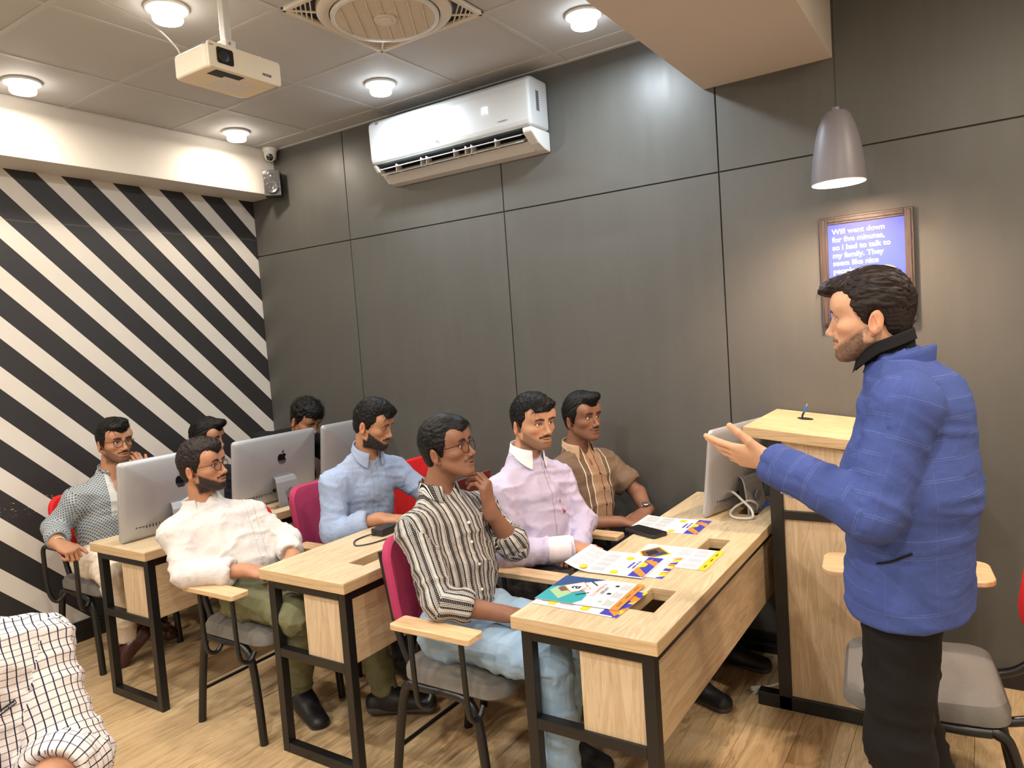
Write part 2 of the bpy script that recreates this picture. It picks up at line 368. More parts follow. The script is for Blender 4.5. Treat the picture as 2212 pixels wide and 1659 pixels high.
m = MB(); sg = dict(a=(0, 1, 1, 1), d=(0, 0, 1, 0), g=(0, .5, 1, .5), b=(1, .5, 1, 1), c=(1, 0, 1, .5), e=(0, 0, 0, .5), f=(0, .5, 0, 1))
for ox, segs in ((0, 'abged'), (.021, 'abcdfg')):
    for s_ in segs:
        x0, z0, x1, z1 = sg[s_]; x0, x1, z0, z1 = 2.205+ox+x0*.013, 2.205+ox+x1*.013, 2.785+z0*.028, 2.785+z1*.028
        m.box(x0-.0016, x1+.0016, -.2064, -.2046, z0-.0016, z1+.0016)
m.build('display', k, A)
text('TCL', 'lettering', M['greyp'], A, frame((1.87, -.2025, 2.70), (1, 0, 0), (0, 0, 1)), .018, weight=.0006)
text('DC INVERTER', 'lettering', M['greyp'], A, frame((2.30, -.2035, 2.72), (1, 0, 0), (0, 0, 1)), .0095)
MB().box(1.435, 1.455, -.2062, -.2, 2.892, 2.91).build('sticker', M['greyp'], A)

# ------------------------------------------------------------------ ceiling fan grille
fx, fy = 2.35, -1.09
F = thing('ceiling_fan', 'cream recessed ceiling fan with round louvred grille', 'ceiling fan', (fx, fy, H))
C = M['fancream']
hs = .30; Rr = .232
N = 64
ring = lambda r, z: [(fx+r*math.cos(2*math.pi*i/N), fy+r*math.sin(2*math.pi*i/N), z) for i in range(N)]
def sq(i, s):
    a = 2*math.pi*i/N; c, d = math.cos(a), math.sin(a); t = s/max(abs(c), abs(d)); return (fx+c*t, fy+d*t)
# frame plate: outer square edge to round opening; corner vents are openings
m = MB()
for rad, wdt, z0, z1 in ((hs-.012, .024, H-.02, H),):
    for sx, sy in ((1, 0), (-1, 0), (0, 1), (0, -1)):
        if sx: m.box(fx+sx*hs-.012*sx-.012, fx+sx*hs-.012*sx+.012, fy-hs, fy+hs, z0, z1)
        else: m.box(fx-hs, fx+hs, fy+sy*hs-.012*sy-.012, fy+sy*hs-.012*sy+.012, z0, z1)
m.build('square_frame', C, F, bevel=.006)
m = MB(); m.lathe([(Rr+.052, 0), (Rr+.05, -.022), (Rr+.03, -.034), (Rr+.01, -.036), (Rr, -.03), (Rr-.002, -.004)], (fx, fy, H), 64); m.build('round_rim', C, F, smooth=True)
m = MB(); m.lathe([(Rr-.004, -.03), (Rr-.006, -.044), (Rr-.018, -.047), (Rr-.024, -.042), (Rr-.024, -.03)], (fx, fy, H), 64); m.build('chrome_trim', M['plastic'], F, smooth=True)
for sx in (-1, 1):
    for sy in (-1, 1):
        for i in range(5):
            d = .018+.022*i; L0 = .012; 
            a = V((fx+sx*(hs-.02), fy+sy*(hs-.02-d*1.25), H-.014)); b = V((fx+sx*(hs-.02-d*1.25), fy+sy*(hs-.02), H-.014))
            MB().tube([a, b], .0035, 6).build('corner_slat', C, F)
        MB().tube([(fx+sx*(hs-.015), fy+sy*(hs-.015), H-.014), (fx+sx*.2, fy+sy*.2, H-.02)], .005, 6).build('corner_rib', C, F)
MB().box(fx-hs, fx+hs, fy-hs, fy+hs, H+.0, H+.0008).build('backing', M['darkp'], F)
Mg = Matrix.Translation((fx, fy, H)) @ Matrix.Rotation(math.radians(34), 4, 'Z')
for i in range(-18, 19):                         # blades of the grille
    yy = i*.0112; half = math.sqrt(max(0, (Rr-.022)**2-yy*yy))
    if half < .02: continue
    MB().box(-half, half, -.0028, .0028, -.0012, .0012, Mg @ Matrix.Translation((0, yy, -.039)) @ Matrix.Rotation(-.35, 4, 'X')).build('grille_slat', C, F)
for xx in (-.165, -.11, -.055, .055, .11, .165, 0):
    half = math.sqrt((Rr-.022)**2-xx*xx); MB().box(xx-.002, xx+.002, -half, half, -.046, -.043, Mg).build('grille_rib', C, F)
MB().lathe([(.0, -.056), (.026, -.055), (.03, -.05), (.036, -.052), (.046, -.051), (.05, -.044), (.05, -.04)], (fx-.0, fy, H), 32).build('hub', C, F, smooth=True)

# ------------------------------------------------------------------ projector
pz = 2.615
PJ = thing('projector', 'cream projector hanging upside down from a white ceiling pole', 'projector', (2.06, -1.685, pz))
body = rrect(1.955, 2.168, -1.84, -1.53, .03, 6)
m = MB().prism(body, pz, pz+.085); m.build('body', M['cream'], PJ, bevel=.012, seg=3)
mm = MB().prism(rrect(-.157, .157, -.002, .088, .012), 2.168, 2.178, frame((0, -1.685, pz), (0, 1, 0), (0, 0, 1))); mm.build('front_panel', M['cream'], PJ, bevel=.003)
MB().prism(rrect(-.034, .034, -.028, .028, .008), 2.177, 2.181, frame((0, -1.775, pz+.045), (0, 1, 0), (0, 0, 1))).build('lens_window', M['glassd'], PJ, bevel=.001)
MB().lathe([(0, .004), (.012, .0045), (.02, .003), (.022, 0), (.022, -.002)], (2.1815, -1.782, pz+.043), 24, frame((0, 0, 0), (0, 1, 0), (0, 0, 1)).to_3x3()).build('lens', M['darkp'], PJ, smooth=True)
text('EPSON', 'lettering', M['ink'], PJ, frame((2.1785, -1.575, pz+.03), (0, -1, 0), (0, 0, -1)), .013, weight=.0003)
text('3LCD', 'lettering', M['ink'], PJ, frame((2.1785, -1.82, pz+.076), (0, -1, 0), (0, 0, -1)) , .007)
MB().box(2.1, 2.155, -1.80, -1.68, pz-.0012, pz+.002).build('focus_slot', M['darkp'], PJ)
MB().box(2.0, 2.12, -1.74, -1.60, pz-.0014, pz+.002).build('control_panel', M['plastic'], PJ, bevel=.0008)
for i in range(4): MB().box(2.085, 2.095, -1.72+i*.028, -1.708+i*.028, pz-.003, pz).build('button', M['cream'], PJ, bevel=.0008)
MB().box(1.95, 2.16, -1.80, -1.79, pz+.085, pz+.10).build('mount_rail', M['silver'], PJ, bevel=.001)
MB().box(1.95, 2.16, -1.60, -1.59, pz+.085, pz+.10).build('mount_rail', M['silver'], PJ, bevel=.001)
MB().box(2.03, 2.07, -1.80, -1.59, pz+.098, pz+.104).build('mount_plate', M['plastic'], PJ, bevel=.001)
mp = (2.05, -1.665)
MB().box(mp[0]-.026, mp[0]+.026, mp[1]-.022, mp[1]+.022, pz+.10, pz+.165).build('mount_bracket', M['plastic'], PJ, bevel=.003)
for z in (.118, .148): MB().cyl((mp[0]+.024, mp[1]-.008, pz+z), (mp[0]+.029, mp[1]-.008, pz+z), .005, n=12).build('bolt', M['silver'], PJ)
MB().box(mp[0]-.015, mp[0]+.015, mp[1]-.015, mp[1]+.015, pz+.15, H).build('pole', M['plastic'], PJ, bevel=.003)
MB().box(mp[0]-.05, mp[0]+.05, mp[1]-.05, mp[1]+.05, H-.006, H-.001).build('ceiling_plate', M['plastic'], PJ, bevel=.002)
MB().tube(smoothpath([(1.955, -1.80, pz+.09), (1.93, -1.80, pz+.14), (1.80, -1.82, pz+.26), (1.6, -1.9, H-.004)]), .003, 8).build('signal_cable', M['cable'], PJ, smooth=True)
MB().tube(smoothpath([(2.02, -1.77, pz+.10), (2.03, -1.73, pz+.125), (2.045, -1.69, pz+.15)]), .004, 8).build('power_cable', M['cable'], PJ, smooth=True)

# ------------------------------------------------------------------ corner camera and loudspeaker
cx, cy = .315, -.065
K = thing('security_camera', 'white dome security camera under the ceiling in the corner', 'security camera', (cx, cy, H))
MB().lathe([(0, 0), (.05, 0), (.052, -.01), (.049, -.022), (.043, -.026), (0, -.026)], (cx, cy, H), 32).build('base', M['plastic'], K, smooth=True)
MB().lathe([(.043, -.024), (.042, -.05), (.036, -.072), (.02, -.084), (0, -.086)], (cx, cy, H), 32).build('dome', M['plastic'], K, smooth=True)
d = (V(CAMP)-V((cx, cy, H-.06))).normalized(); d = (d+V((-.1, -.0, -.1))).normalized(); Mx = d.to_track_quat('Z', 'Y').to_matrix()
MB().lathe([(.028, .018), (.029, .036), (.0265, .042), (.024, .042)], (cx, cy, H-.054), 28, Mx).build('lens_ring', M['plastic'], K, smooth=True)
MB().lathe([(.026, .036), (.018, .0405), (0, .042)], (cx, cy, H-.054), 28, Mx).build('lens', M['glassd'], K, smooth=True)
sx, sy, sz = .34, -.085, 2.665
S = thing('loudspeaker', 'small black loudspeaker in crinkled film on the corner wall', 'loudspeaker', (sx, sy, sz))
Ms = Matrix.Translation((sx, sy, sz)) @ Matrix.Rotation(math.radians(-48), 4, 'Z')
MB().box(-.05, .02, -.055, .055, 0, .17, Ms).build('cabinet', M['darkp'], S, bevel=.003)
MB().box(.02, .048, -.056, .056, -.002, .172, Ms).build('front_film', M['film'], S, bevel=.005)
MB().lathe([(0, .0), (.018, .004), (.036, .012), (.042, .012), (.044, .006), (.044, 0)], Ms @ V((.047, 0, .055)), 24, (Ms.to_3x3() @ frame((0, 0, 0), (0, 1, 0), (0, 0, 1)).to_3x3())).build('woofer', M['film'], S, smooth=True)
MB().lathe([(0, .006), (.012, .005), (.022, 0)], Ms @ V((.047, 0, .13)), 20, (Ms.to_3x3() @ frame((0, 0, 0), (0, 1, 0), (0, 0, 1)).to_3x3())).build('tweeter', M['film'], S, smooth=True)
MB().tube([Ms @ V((-.05, 0, .085)), Ms @ V((-.09, 0, .085))], .012, 10).build('wall_bracket', M['darkp'], S)
# ------------------------------------------------------------------ tables
def holes_top(x0, x1, y0, y1, z0, z1, holes):
    """slab with rectangular cut-outs (holes = (hx0,hx1,hy0,hy1))"""
    xs = sorted({x0, x1, *[h[0] for h in holes], *[h[1] for h in holes]}); ys = sorted({y0, y1, *[h[2] for h in holes], *[h[3] for h in holes]})
    ins = lambda x, y: any(h[0] < x < h[1] and h[2] < y < h[3] for h in holes) or not (x0 < x < x1 and y0 < y < y1)
    m = MB(); idx = {}
    def vid(x, y, z):
        k = (round(x, 5), round(y, 5), z)
        if k not in idx: idx[k] = len(m.v); m.v.append((x, y, z))
        return idx[k]
    for i in range(len(xs)-1):
        for j in range(len(ys)-1):
            a, b, c, d = xs[i], xs[i+1], ys[j], ys[j+1]; cx, cy = (a+b)/2, (c+d)/2
            if ins(cx, cy): continue
            m.f.append((vid(a, c, z1), vid(b, c, z1), vid(b, d, z1), vid(a, d, z1))); m.f.append((vid(a, c, z0), vid(a, d, z0), vid(b, d, z0), vid(b, c, z0)))
            for (p, q, ox, oy) in (((a, c), (b, c), cx, c-1e-3), ((b, c), (b, d), b+1e-3, cy), ((b, d), (a, d), cx, d+1e-3), ((a, d), (a, c), a-1e-3, cy)):
                if ins(ox, oy): m.f.append((vid(*p, z1), vid(*p, z0), vid(*q, z0), vid(*q, z1)))
    return m
TW, TZ, TT = .471, .75, .042
def table(x0, y0, label):
    T = thing('computer_desk', label, 'desk', (x0, y0, 0), group='long oak computer desks'); x1 = x0+TW; y1 = -.02
    hs = [(x0+.303, x0+.385, yc-.095, yc+.095) for yc in (y0+.285, y0+.875, y0+1.45)]
    side_faces(holes_top(x0, x1, y0, y1, TZ-TT, TZ, hs).build('desktop', M['woodT'], T, bevel=.0035), M['edge'])
    tb = .036; e = .022; zt = TZ-TT
    for yy in (y0+e, y1-e-tb):
        a, b, c, d = x0+e, x1-e, yy, yy+tb
        m = MB().box(a, a+tb, c, d, 0, zt); m.build('leg', M['black'], T, bevel=.002)
        MB().box(b-tb, b, c, d, 0, zt).build('leg', M['black'], T, bevel=.002)
        MB().box(a+tb, b-tb, c, d, 0, .04).build('foot_rail', M['black'], T, bevel=.002)
        MB().box(a+tb, b-tb, c, d, zt-tb, zt).build('top_rail', M['black'], T, bevel=.002)
        MB().box(a+tb, b-tb, c, d, .395, .43).build('cross_rail', M['black'], T, bevel=.002)
        MB().box(x0+.215, b-tb, c+.010, d-.010, .43, zt-tb+.002).build('end_panel', M['woodX'], T)
    for x in (x0+e, x1-e-tb):
        MB().box(x, x+tb, y0+e+tb, y1-e-tb, zt-tb, zt).build('long_rail', M['black'], T, bevel=.002)
    MB().box(x1-e-.018, x1-e-.0005, y0+e+tb, y1-e-tb, .43, zt-tb-.002).build('modesty_panel', M['woodY'], T)
    MB().box(x0+.215, x0+.233, y0+e+tb, y1-e-tb, .43, zt-.002).build('duct_panel', M['woodY'], T)
    MB().box(x0+.233, x1-e-.018, y0+e+tb, y1-e-tb, .43, .446).build('duct_floor', M['woodY'], T)
    return T
table(3.212, -1.735, 'oak computer desk nearest the presenter, with brochures on it')
table(2.022, -1.728, 'middle oak computer desk with a power adapter on it')
table(.83, -1.778, 'oak computer desk by the striped wall carrying three monitors')

# ------------------------------------------------------------------ lectern
L = thing('lectern', 'tall oak lectern with black steel frame against the grey wall', 'lectern', (3.9, -.3, 0))
lx0, lx1, ly0, ly1 = 3.70, 4.14, -.56, -.03; tb = .05
zt0, zt1 = 1.115, 1.062            # top of frame at left / right end (the top slopes to the speaker)
zz = lambda x: zt0+(zt1-zt0)*(x-lx0)/(lx1-lx0)
for yy in (ly0, ly1-tb):
    for x in (lx0, lx1-tb): MB().prism([(x, 0), (x+tb, 0), (x+tb, zz(x+tb)), (x, zz(x))], -yy-tb, -yy, frame((0, 0, 0), (1, 0, 0), (0, 0, 1))).build('leg', M['black'], L, bevel=.002)
    MB().box(lx0-.085, lx1+.085, yy, yy+tb, 0, .058).build('foot', M['black'], L, bevel=.003)
    MB().box(lx0+tb, lx1-tb, yy, yy+tb, .79, .825).build('cross_rail', M['black'], L, bevel=.002)
    MB().box(lx0+tb, lx1-tb, yy+.012, yy+.03, .058, .79).build('lower_panel', M['woodX'], L)
    MB().prism([(lx0+tb, .825), (lx1-tb, .825), (lx1-tb, zz(lx1)-.01), (lx0+tb, zz(lx0)-.01)], -yy-.03, -yy-.012, frame((0, 0, 0), (1, 0, 0), (0, 0, 1))).build('upper_panel', M['woodX'], L)
MB().box(lx0+.012, lx0+.03, ly0+tb, ly1-tb, .058, 1.08).build('front_panel', M['woodX'], L)
tx0, tx1 = 3.615, 4.20
Mt = frame((tx0, -.585, 1.165), (1, 0, -(zt0-zt1)/(lx1-lx0)), (0, 1, 0))
hole = [(.165, .035)]
side_faces(MB().box(0, .59, 0, .57, -.042, 0, Mt).build('top', M['woodE'], L, bevel=.003), M['edge'])
gm = Mt @ V((.165, .37, 0))
MB().lathe([(0, .0005), (.03, .0005), (.033, .0015), (.033, -.002)], gm, 28, Mt.to_3x3()).build('cable_hole', M['screen'], L, smooth=True)
U = thing('video_cable', 'blue tipped cable sticking out of the lectern top', 'cable', tuple(gm))
g = gm; up = Mt.to_3x3() @ V((0, 0, 1))
MB().tube(smoothpath([g+V((-.012, 0, -.01)), g+V((-.012, 0, .012)), g+V((-.004, 0, .03))]), .0042, 8).build('wire', M['darkcable'], U, smooth=True)
MB().box(-.005, .005, -.008, .008, 0, .028, Matrix.Translation(g+V((-.004, 0, .028))) @ Matrix.Rotation(.38, 4, 'Y')).build('plug_body', M['bluecable'], U, bevel=.002)
MB().box(-.0025, .0025, -.006, .006, .028, .041, Matrix.Translation(g+V((-.004, 0, .028))) @ Matrix.Rotation(.38, 4, 'Y')).build('plug_tip', M['silver'], U)

# ------------------------------------------------------------------ chairs
def make_chair(back, loc, label, pads=(1, -1), rz=0, loops=False, bs=0.0):
    T = thing('office_chair', label, 'chair', loc, rz, 'black framed training room chairs')
    b = lambda m, n, mt, **k: m.build(n, mt, T, local=True, **k)
    # seat cushion
    m = MB(); pr = rrect(-.21, .22, -.225, .225, .07, 6); n = len(pr)
    lev = [(.92, .405), (1.0, .42), (1.0, .452), (.95, .472), (.75, .482), (.3, .484)]
    for s, z in lev: m.v += [(.005+(x-.005)*s, y*s, z-.012*max(0, x)/.2*(1 if z > .45 else 0)) for x, y in pr]
    for i in range(len(lev)-1): m.f += [(i*n+k, i*n+(k+1) % n, (i+1)*n+(k+1) % n, (i+1)*n+k) for k in range(n)]
    m.f += [tuple(range(n))[::-1], tuple((len(lev)-1)*n+k for k in range(n))]
    b(m, 'seat', M['seat'], smooth=True)
    # backrest: rounded cushion, slightly curved, leaning back
    m = MB(); pr = rrect(-.215, .215, 0, .33, .075, 7); n = len(pr); lv = [(.96, -.022), (1, -.012), (1, .012), (.97, .022), (.8, .028), (.4, .030)]
    for s, t in lev and lv:
        for y, z in pr:
            yy, z2 = y*s, .165+(z-.165)*s
            m.v.append((-.235-bs-.16*z2+t+.9*yy*yy, yy, .565+z2))
    for i in range(len(lv)-1): m.f += [(i*n+k, i*n+(k+1) % n, (i+1)*n+(k+1) % n, (i+1)*n+k) for k in range(n)]
    m.f += [tuple(range(n))[::-1], tuple((len(lv)-1)*n+k for k in range(n))]
    b(m, 'backrest', back, smooth=True)
    for s in (1, -1):
        b(MB().tube(smoothpath([(.15, s*.215, 0), (.135, s*.213, .2), (.115, s*.212, .34), (.075, s*.212, .392), (0, s*.212, .40), (-.10, s*.212, .398), (-.155, s*.212, .40)]), .0165, 12), 'front_leg', M['black'], smooth=True)
        b(MB().tube(smoothpath([(-.27, s*.215, 0), (-.235, s*.214, .2), (-.20, s*.212, .36), (-.17, s*.21, .398), (-.13, s*.20, .40)]), .0165, 12), 'rear_leg', M['black'], smooth=True)
        b(MB().tube(smoothpath([(.02, s*.15, .395), (-.12, s*.15, .397), (-.21-bs*.6, s*.15, .43), (-.262-bs, s*.15, .54), (-.285-bs, s*.15, .66), (-.318-bs, s*.15, .84)]), .014, 10, flat=1.0), 'back_support', M['black'], smooth=True)
        if loops:
            b(MB().tube(smoothpath([(-.13, s*.215, .40), (-.15, s*.26, .36), (-.165, s*.29, .42), (-.175, s*.292, .60), (-.16, s*.292, .655), (-.10, s*.292, .668), (.05, s*.292, .665), (.145, s*.292, .655), (.165, s*.292, .61), (.155, s*.29, .42), (.13, s*.26, .36), (.10, s*.215, .385)]), .0115, 10), 'arm_loop', M['black'], smooth=True)
            b(MB().tube([(-.10, s*.292, .67), (.12, s*.292, .668)], .0165, 10), 'arm_grip', M['black'], smooth=True)
        elif s in pads:
            for xx in (-.085, .13):
                b(MB().tube(smoothpath([(xx, s*.285, .645), (xx+.004, s*.285, .5), (xx+.008, s*.282, .40), (xx+.012, s*.268, .368), (xx+.016, s*.238, .365), (xx+.016, s*.213, .392)]), .0095, 10), 'arm_post', M['black'], smooth=True)
        if s in pads and not loops:
            b(MB().prism(rrect(-.135, .195, s*.288-.042, s*.288+.042, .012), .645, .666), 'arm_pad', M['woodA'], bevel=.003)
    b(MB().tube([(.05, -.21, .392), (.05, .21, .392)], .011, 10), 'seat_bar', M['black'], smooth=True)
    b(MB().tube([(-.12, -.21, .392), (-.12, .21, .392)], .011, 10), 'seat_bar', M['black'], smooth=True)
    b(MB().tube([(-.245, -.213, .15), (-.245, .213, .15)], .008, 8), 'stretcher', M['black'], smooth=True)
    return T
make_chair(M['pink'], (2.885, -1.45, 0), 'magenta backed chair under the man in the striped shirt')
make_chair(M['red'], (2.85, -.86, 0), 'chair under the man in the lavender shirt', pads=(1,))
make_chair(M['red'], (2.84, -.285, 0), 'chair under the man in the brown shirt', pads=())
make_chair(M['red'], (1.785, -1.50, 0), 'chair under the man in the white shirt', pads=(-1, 1))
make_chair(M['pink'], (1.71, -.885, 0), 'magenta backed chair under the man in the pale blue shirt', pads=())
make_chair(M['red'], (1.80, -.28, 0), 'empty red backed chair against the grey wall', pads=())
make_chair(M['red'], (.44, -1.45, 0), 'red backed chair with black loop arms by the striped wall', loops=True)
make_chair(M['red'], (.44, -.86, 0), 'chair hidden behind the monitors at the striped wall', pads=())
make_chair(M['red'], (.50, -.28, 0), 'chair in the far corner under the curly haired man', pads=())
ch = make_chair(M['red'], (4.245, -.99, 0), 'red backed chair standing right behind the presenter', pads=(), rz=math.pi+.12, bs=.10)
# writing tablet on the presenter's chair
MB().prism(rrect(-.23, .29, -.40, -.17, .05), .68, .699).build('writing_tablet', M['woodA'], ch, local=True, bevel=.004)
MB().tube(smoothpath([(-.05, -.213, .39), (-.05, -.30, .42), (-.04, -.30, .60), (0, -.29, .68)]), .014, 10).build('tablet_arm', M['black'], ch, local=True, smooth=True)
MB().cyl((.13, -.24, .66), (.13, -.24, .682), .014, n=14).build('tablet_knob', M['black'], ch, local=True)

# ------------------------------------------------------------------ monitors (all in one computers, backs to the camera)
def apple(m, Mx, s):
    """apple silhouette with a bite and a leaf, about 1 unit high"""
    pts = []
    base = [(0, .30), (.10, .355), (.22, .37), (.33, .32), (.40, .24)]
    bite = [(.33, .17), (.295, .08), (.30, -.02), (.345, -.11), (.42, -.165)]
    low = [(.36, -.30), (.27, -.43), (.17, -.495), (.08, -.475), (0, -.45)]
    right = base+bite+low; left = [(-x, y) for x, y in ((.08, -.475), (.17, -.495), (.27, -.43), (.37, -.28), (.42, -.10), (.425, .06), (.39, .22), (.30, .33), (.19, .372), (.10, .355))]
    pts = [(x*s, y*s) for x, y in right+left]; m.prism(pts, 0, .0006, Mx)
    leaf = [(0, .40), (.02, .50), (.09, .60), (.19, .64), (.18, .54), (.11, .44), (.02, .395)]
    m.prism([(x*s, y*s) for x, y in leaf], 0, .0006, Mx); return m
def monitor(label, o, right, up, wd, ht, port_side=1):
    """o = bottom near corner; right = unit vector along width; up; back face normal = right x up"""
    T = thing('desktop_computer', label, 'computer', tuple(o), group='aluminium desktop computers')
    Mx = frame(o, right, up); Z = (0, 0, 1)
    # body: thin edge, slightly domed back
    m = MB(); pr = rrect(0, wd, 0, ht, .018, 5); n = len(pr); lv = [(1, -.005), (1, .004), (.985, .009), (.90, .018), (.6, .030), (.25, .036)]
    for s, t in lv: m.v += [tuple(Mx @ V((wd/2+(x-wd/2)*s, ht/2+(y-ht/2)*s, t))) for x, y in pr]
    for i in range(len(lv)-1): m.f += [(i*n+k, i*n+(k+1) % n, (i+1)*n+(k+1) % n, (i+1)*n+k) for k in range(n)]
    m.f += [tuple(range(n))[::-1], tuple((len(lv)-1)*n+k for k in range(n))]
    m.build('housing', M['alum'], T, smooth=True)
    MB().prism(rrect(.006, wd-.006, .07, ht-.006, .012), -.0075, -.0048, Mx).build('screen', M['screen'], T)
    apple(MB(), Mx @ Matrix.Translation((wd*.53, ht*.655, .0354)), .070).build('logo', M['logo'], T)
    # stand: bent aluminium foot
    sw = .075; cx = wd*.53
    path = [(.030, ht*.40), (.048, ht*.40), (.062, ht*.385), (.075, ht*.33), (.105, .02), (.110, -.001)]
    m = MB()
    for i in range(len(path)-1):
        (t0, y0), (t1, y1) = path[i], path[i+1]; w0 = sw*(.8+.05*i); w1 = sw*(.8+.05*(i+1))
        for dd in (0, .006): pass
        a = [Mx @ V((cx-w0, y0, t0)), Mx @ V((cx+w0, y0, t0)), Mx @ V((cx+w1, y1, t1)), Mx @ V((cx-w1, y1, t1))]
        off = Mx.to_3x3() @ V((0, 0, .007)); m.add(a+[p-off for p in a], [(0, 1, 2, 3), (7, 6, 5, 4), (0, 4, 5, 1), (1, 5, 6, 2), (2, 6, 7, 3), (3, 7, 4, 0)])
    m.build('stand', M['alum'], T)
    nr = Mx.to_3x3()
    MB().lathe([(0, .0085), (.024, .0085), (.024, .004)], Mx @ V((cx, .075, .098-.002)), 24, nr).build('cable_port', M['greyp'], T)
    lvt = [0, .004, .009, .018, .030, .036]; lvs = [1.001, 1, .985, .90, .6, .25]
    dome = lambda x, y: float(np.interp(-max(abs(x/wd-.5), abs(y/ht-.5))*2, [-v for v in lvs], lvt))
    for i in range(11):
        x = wd*(.10 if port_side > 0 else .9)+port_side*(.012+i*.016); hh = .010 if 3 <= i <= 6 else .004
        if i in (1, 2): hh = .0018
        MB().box(-.0022 if hh > .003 else -.007, .0022 if hh > .003 else .007, -hh, hh, 0, .0008, Mx @ Matrix.Translation((x, ht*.17, dome(x, ht*.17)+.0003))).build('port', M['ink'], T)
    MB().lathe([(0, .001), (.011, .001), (.011, 0)], Mx @ V((cx-.055*port_side, ht*.2, .0345)), 18, nr).build('power_socket', M['darkp'], T)
    return T
YV = V((0, 1, 0)); UPV = V((.12, 0, 1)).normalized()
monitor('silver desktop computer in front of the man in the dotted kurta', V((1.045, -1.745, TZ+.002)), YV, UPV, .555, .385)
monitor('silver desktop computer in the middle of the desk by the striped wall', V((1.055, -1.145, TZ+.002)), YV, UPV, .565, .385)
monitor('silver desktop computer half hidden behind the man in pale blue', V((1.075, -.545, TZ+.002)), YV, UPV, .52, .388)
monitor('silver desktop computer on the front desk beside the lectern', V((3.405, -.502, TZ+.002)), V((.12, .465, 0)).normalized(), V((.13, -.01, 1)).normalized(), .50, .385)
CB = thing('power_cable', 'looped white power cable behind the front desktop computer', 'cable', (3.54, -.38, TZ))
MB().tube(smoothpath([(3.47, -.33, .83), (3.50, -.36, .835), (3.545, -.40, .815), (3.585, -.42, .785), (3.60, -.455, .76), (3.57, -.475, .757), (3.525, -.47, .758), (3.50, -.43, .765), (3.515, -.385, .785), (3.555, -.34, .80), (3.58, -.30, .775), (3.565, -.27, .73)], 10), .0055, 10).build('wire', M['cable'], CB, smooth=True)
MB().lathe([(0, .0), (.011, 0), (.012, .012), (.007, .02), (0, .02)], (3.466, -.325, .83), 16, frame((0, 0, 0), (0, 1, 0), (0, 0, 1)).to_3x3()).build('plug', M['cable'], CB, smooth=True)
BC = thing('network_cable', 'blue network cable at the back of the front desk', 'cable', (3.64, -.2, TZ))
MB().tube(smoothpath([(3.58, -.25, .72), (3.60, -.22, .757), (3.64, -.2, .76), (3.685, -.17, .757), (3.70, -.15, .70)]), .0035, 8).build('wire', M['bluecable'], BC, smooth=True)
MB().tube(smoothpath([(3.575, -.24, .72), (3.60, -.20, .766), (3.64, -.18, .768), (3.69, -.13, .757), (3.70, -.12, .70)]), .0035, 8).build('wire', M['bluecable'], BC, smooth=True)

# ------------------------------------------------------------------ laptop, adapter
Lp = thing('laptop', 'open dark laptop in front of the man in pale blue', 'laptop', (2.30, -.86, TZ))
MB().prism(rrect(2.16, 2.385, -1.02, -.70, .01), TZ, TZ+.016).build('base', M['darkp'], Lp, bevel=.002)
for i in range(5):
    for j in range(12): MB().box(2.235+i*.024, 2.255+i*.024, -1.0+j*.0237, -.98+j*.0237, TZ+.0155, TZ+.0178).build('key', M['ink'], Lp)
Ml = frame((2.385, -1.02, TZ+.016), (0, 1, 0), (.28, 0, 1))
MB().prism(rrect(0, .32, 0, .205, .008), 0, .007, Ml).build('lid', M['silver'], Lp, bevel=.001)
MB().prism(rrect(.008, .312, .012, .197, .004), -.0012, .0, Ml).build('screen', M['screen'], Lp)
Ad = thing('power_adapter', 'small black power adapter on the middle desk', 'power adapter', (2.18, -1.13, TZ))
MB().box(2.13, 2.20, -1.21, -1.10, TZ, TZ+.032).build('brick', M['darkp'], Ad, bevel=.004)
MB().tube(smoothpath([(2.15, -1.205, TZ+.012), (2.12, -1.24, TZ+.004), (2.13, -1.31, TZ+.004), (2.19, -1.36, TZ+.004), (2.23, -1.31, TZ+.004), (2.25, -1.2, TZ+.004), (2.27, -1.1, TZ+.004)]), .003, 8).build('wire', M['darkcable'], Ad, smooth=True)
MB().tube(smoothpath([(2.14, -1.10, TZ+.02), (2.10, -1.06, TZ+.01), (2.08, -1.0, TZ+.004), (2.12, -.95, TZ+.004), (2.19, -.93, TZ+.006)]), .003, 8).build('wire', M['darkcable'], Ad, smooth=True)

# ------------------------------------------------------------------ phone and brochures on the front desk
Ph = thing('phone', 'black phone lying face up on the front desk', 'phone', (3.26, -.79, TZ))
Mp = frame((3.26, -.79, TZ), (.165, -.07, 0), (.07, .165, 0))
MB().prism(rrect(-.085, .085, -.041, .041, .012), 0.001, .0155, Mp).build('case', M['darkp'], Ph, bevel=.003)
MB().prism(rrect(-.079, .079, -.036, .036, .009), .0155, .0162, Mp).build('screen', M['screen'], Ph)
CURL = [0.0, .285]                               # page curl in use: height of the lifted top edge, page height
curl_z = lambda y: CURL[0]*(max(0, .35-(CURL[1]/2-y)/CURL[1])/.35)**2
def lines(mb, x0, x1, y0, y1, n, Mx, z, lw=.0012):
    for i in range(n):
        y = y0+(y1-y0)*i/max(1, n-1); zc = z+curl_z(y); mb.box(x0, x0+(x1-x0)*(1-.25*random.random()), y-lw/2, y+lw/2, zc, zc+.0001, Mx)
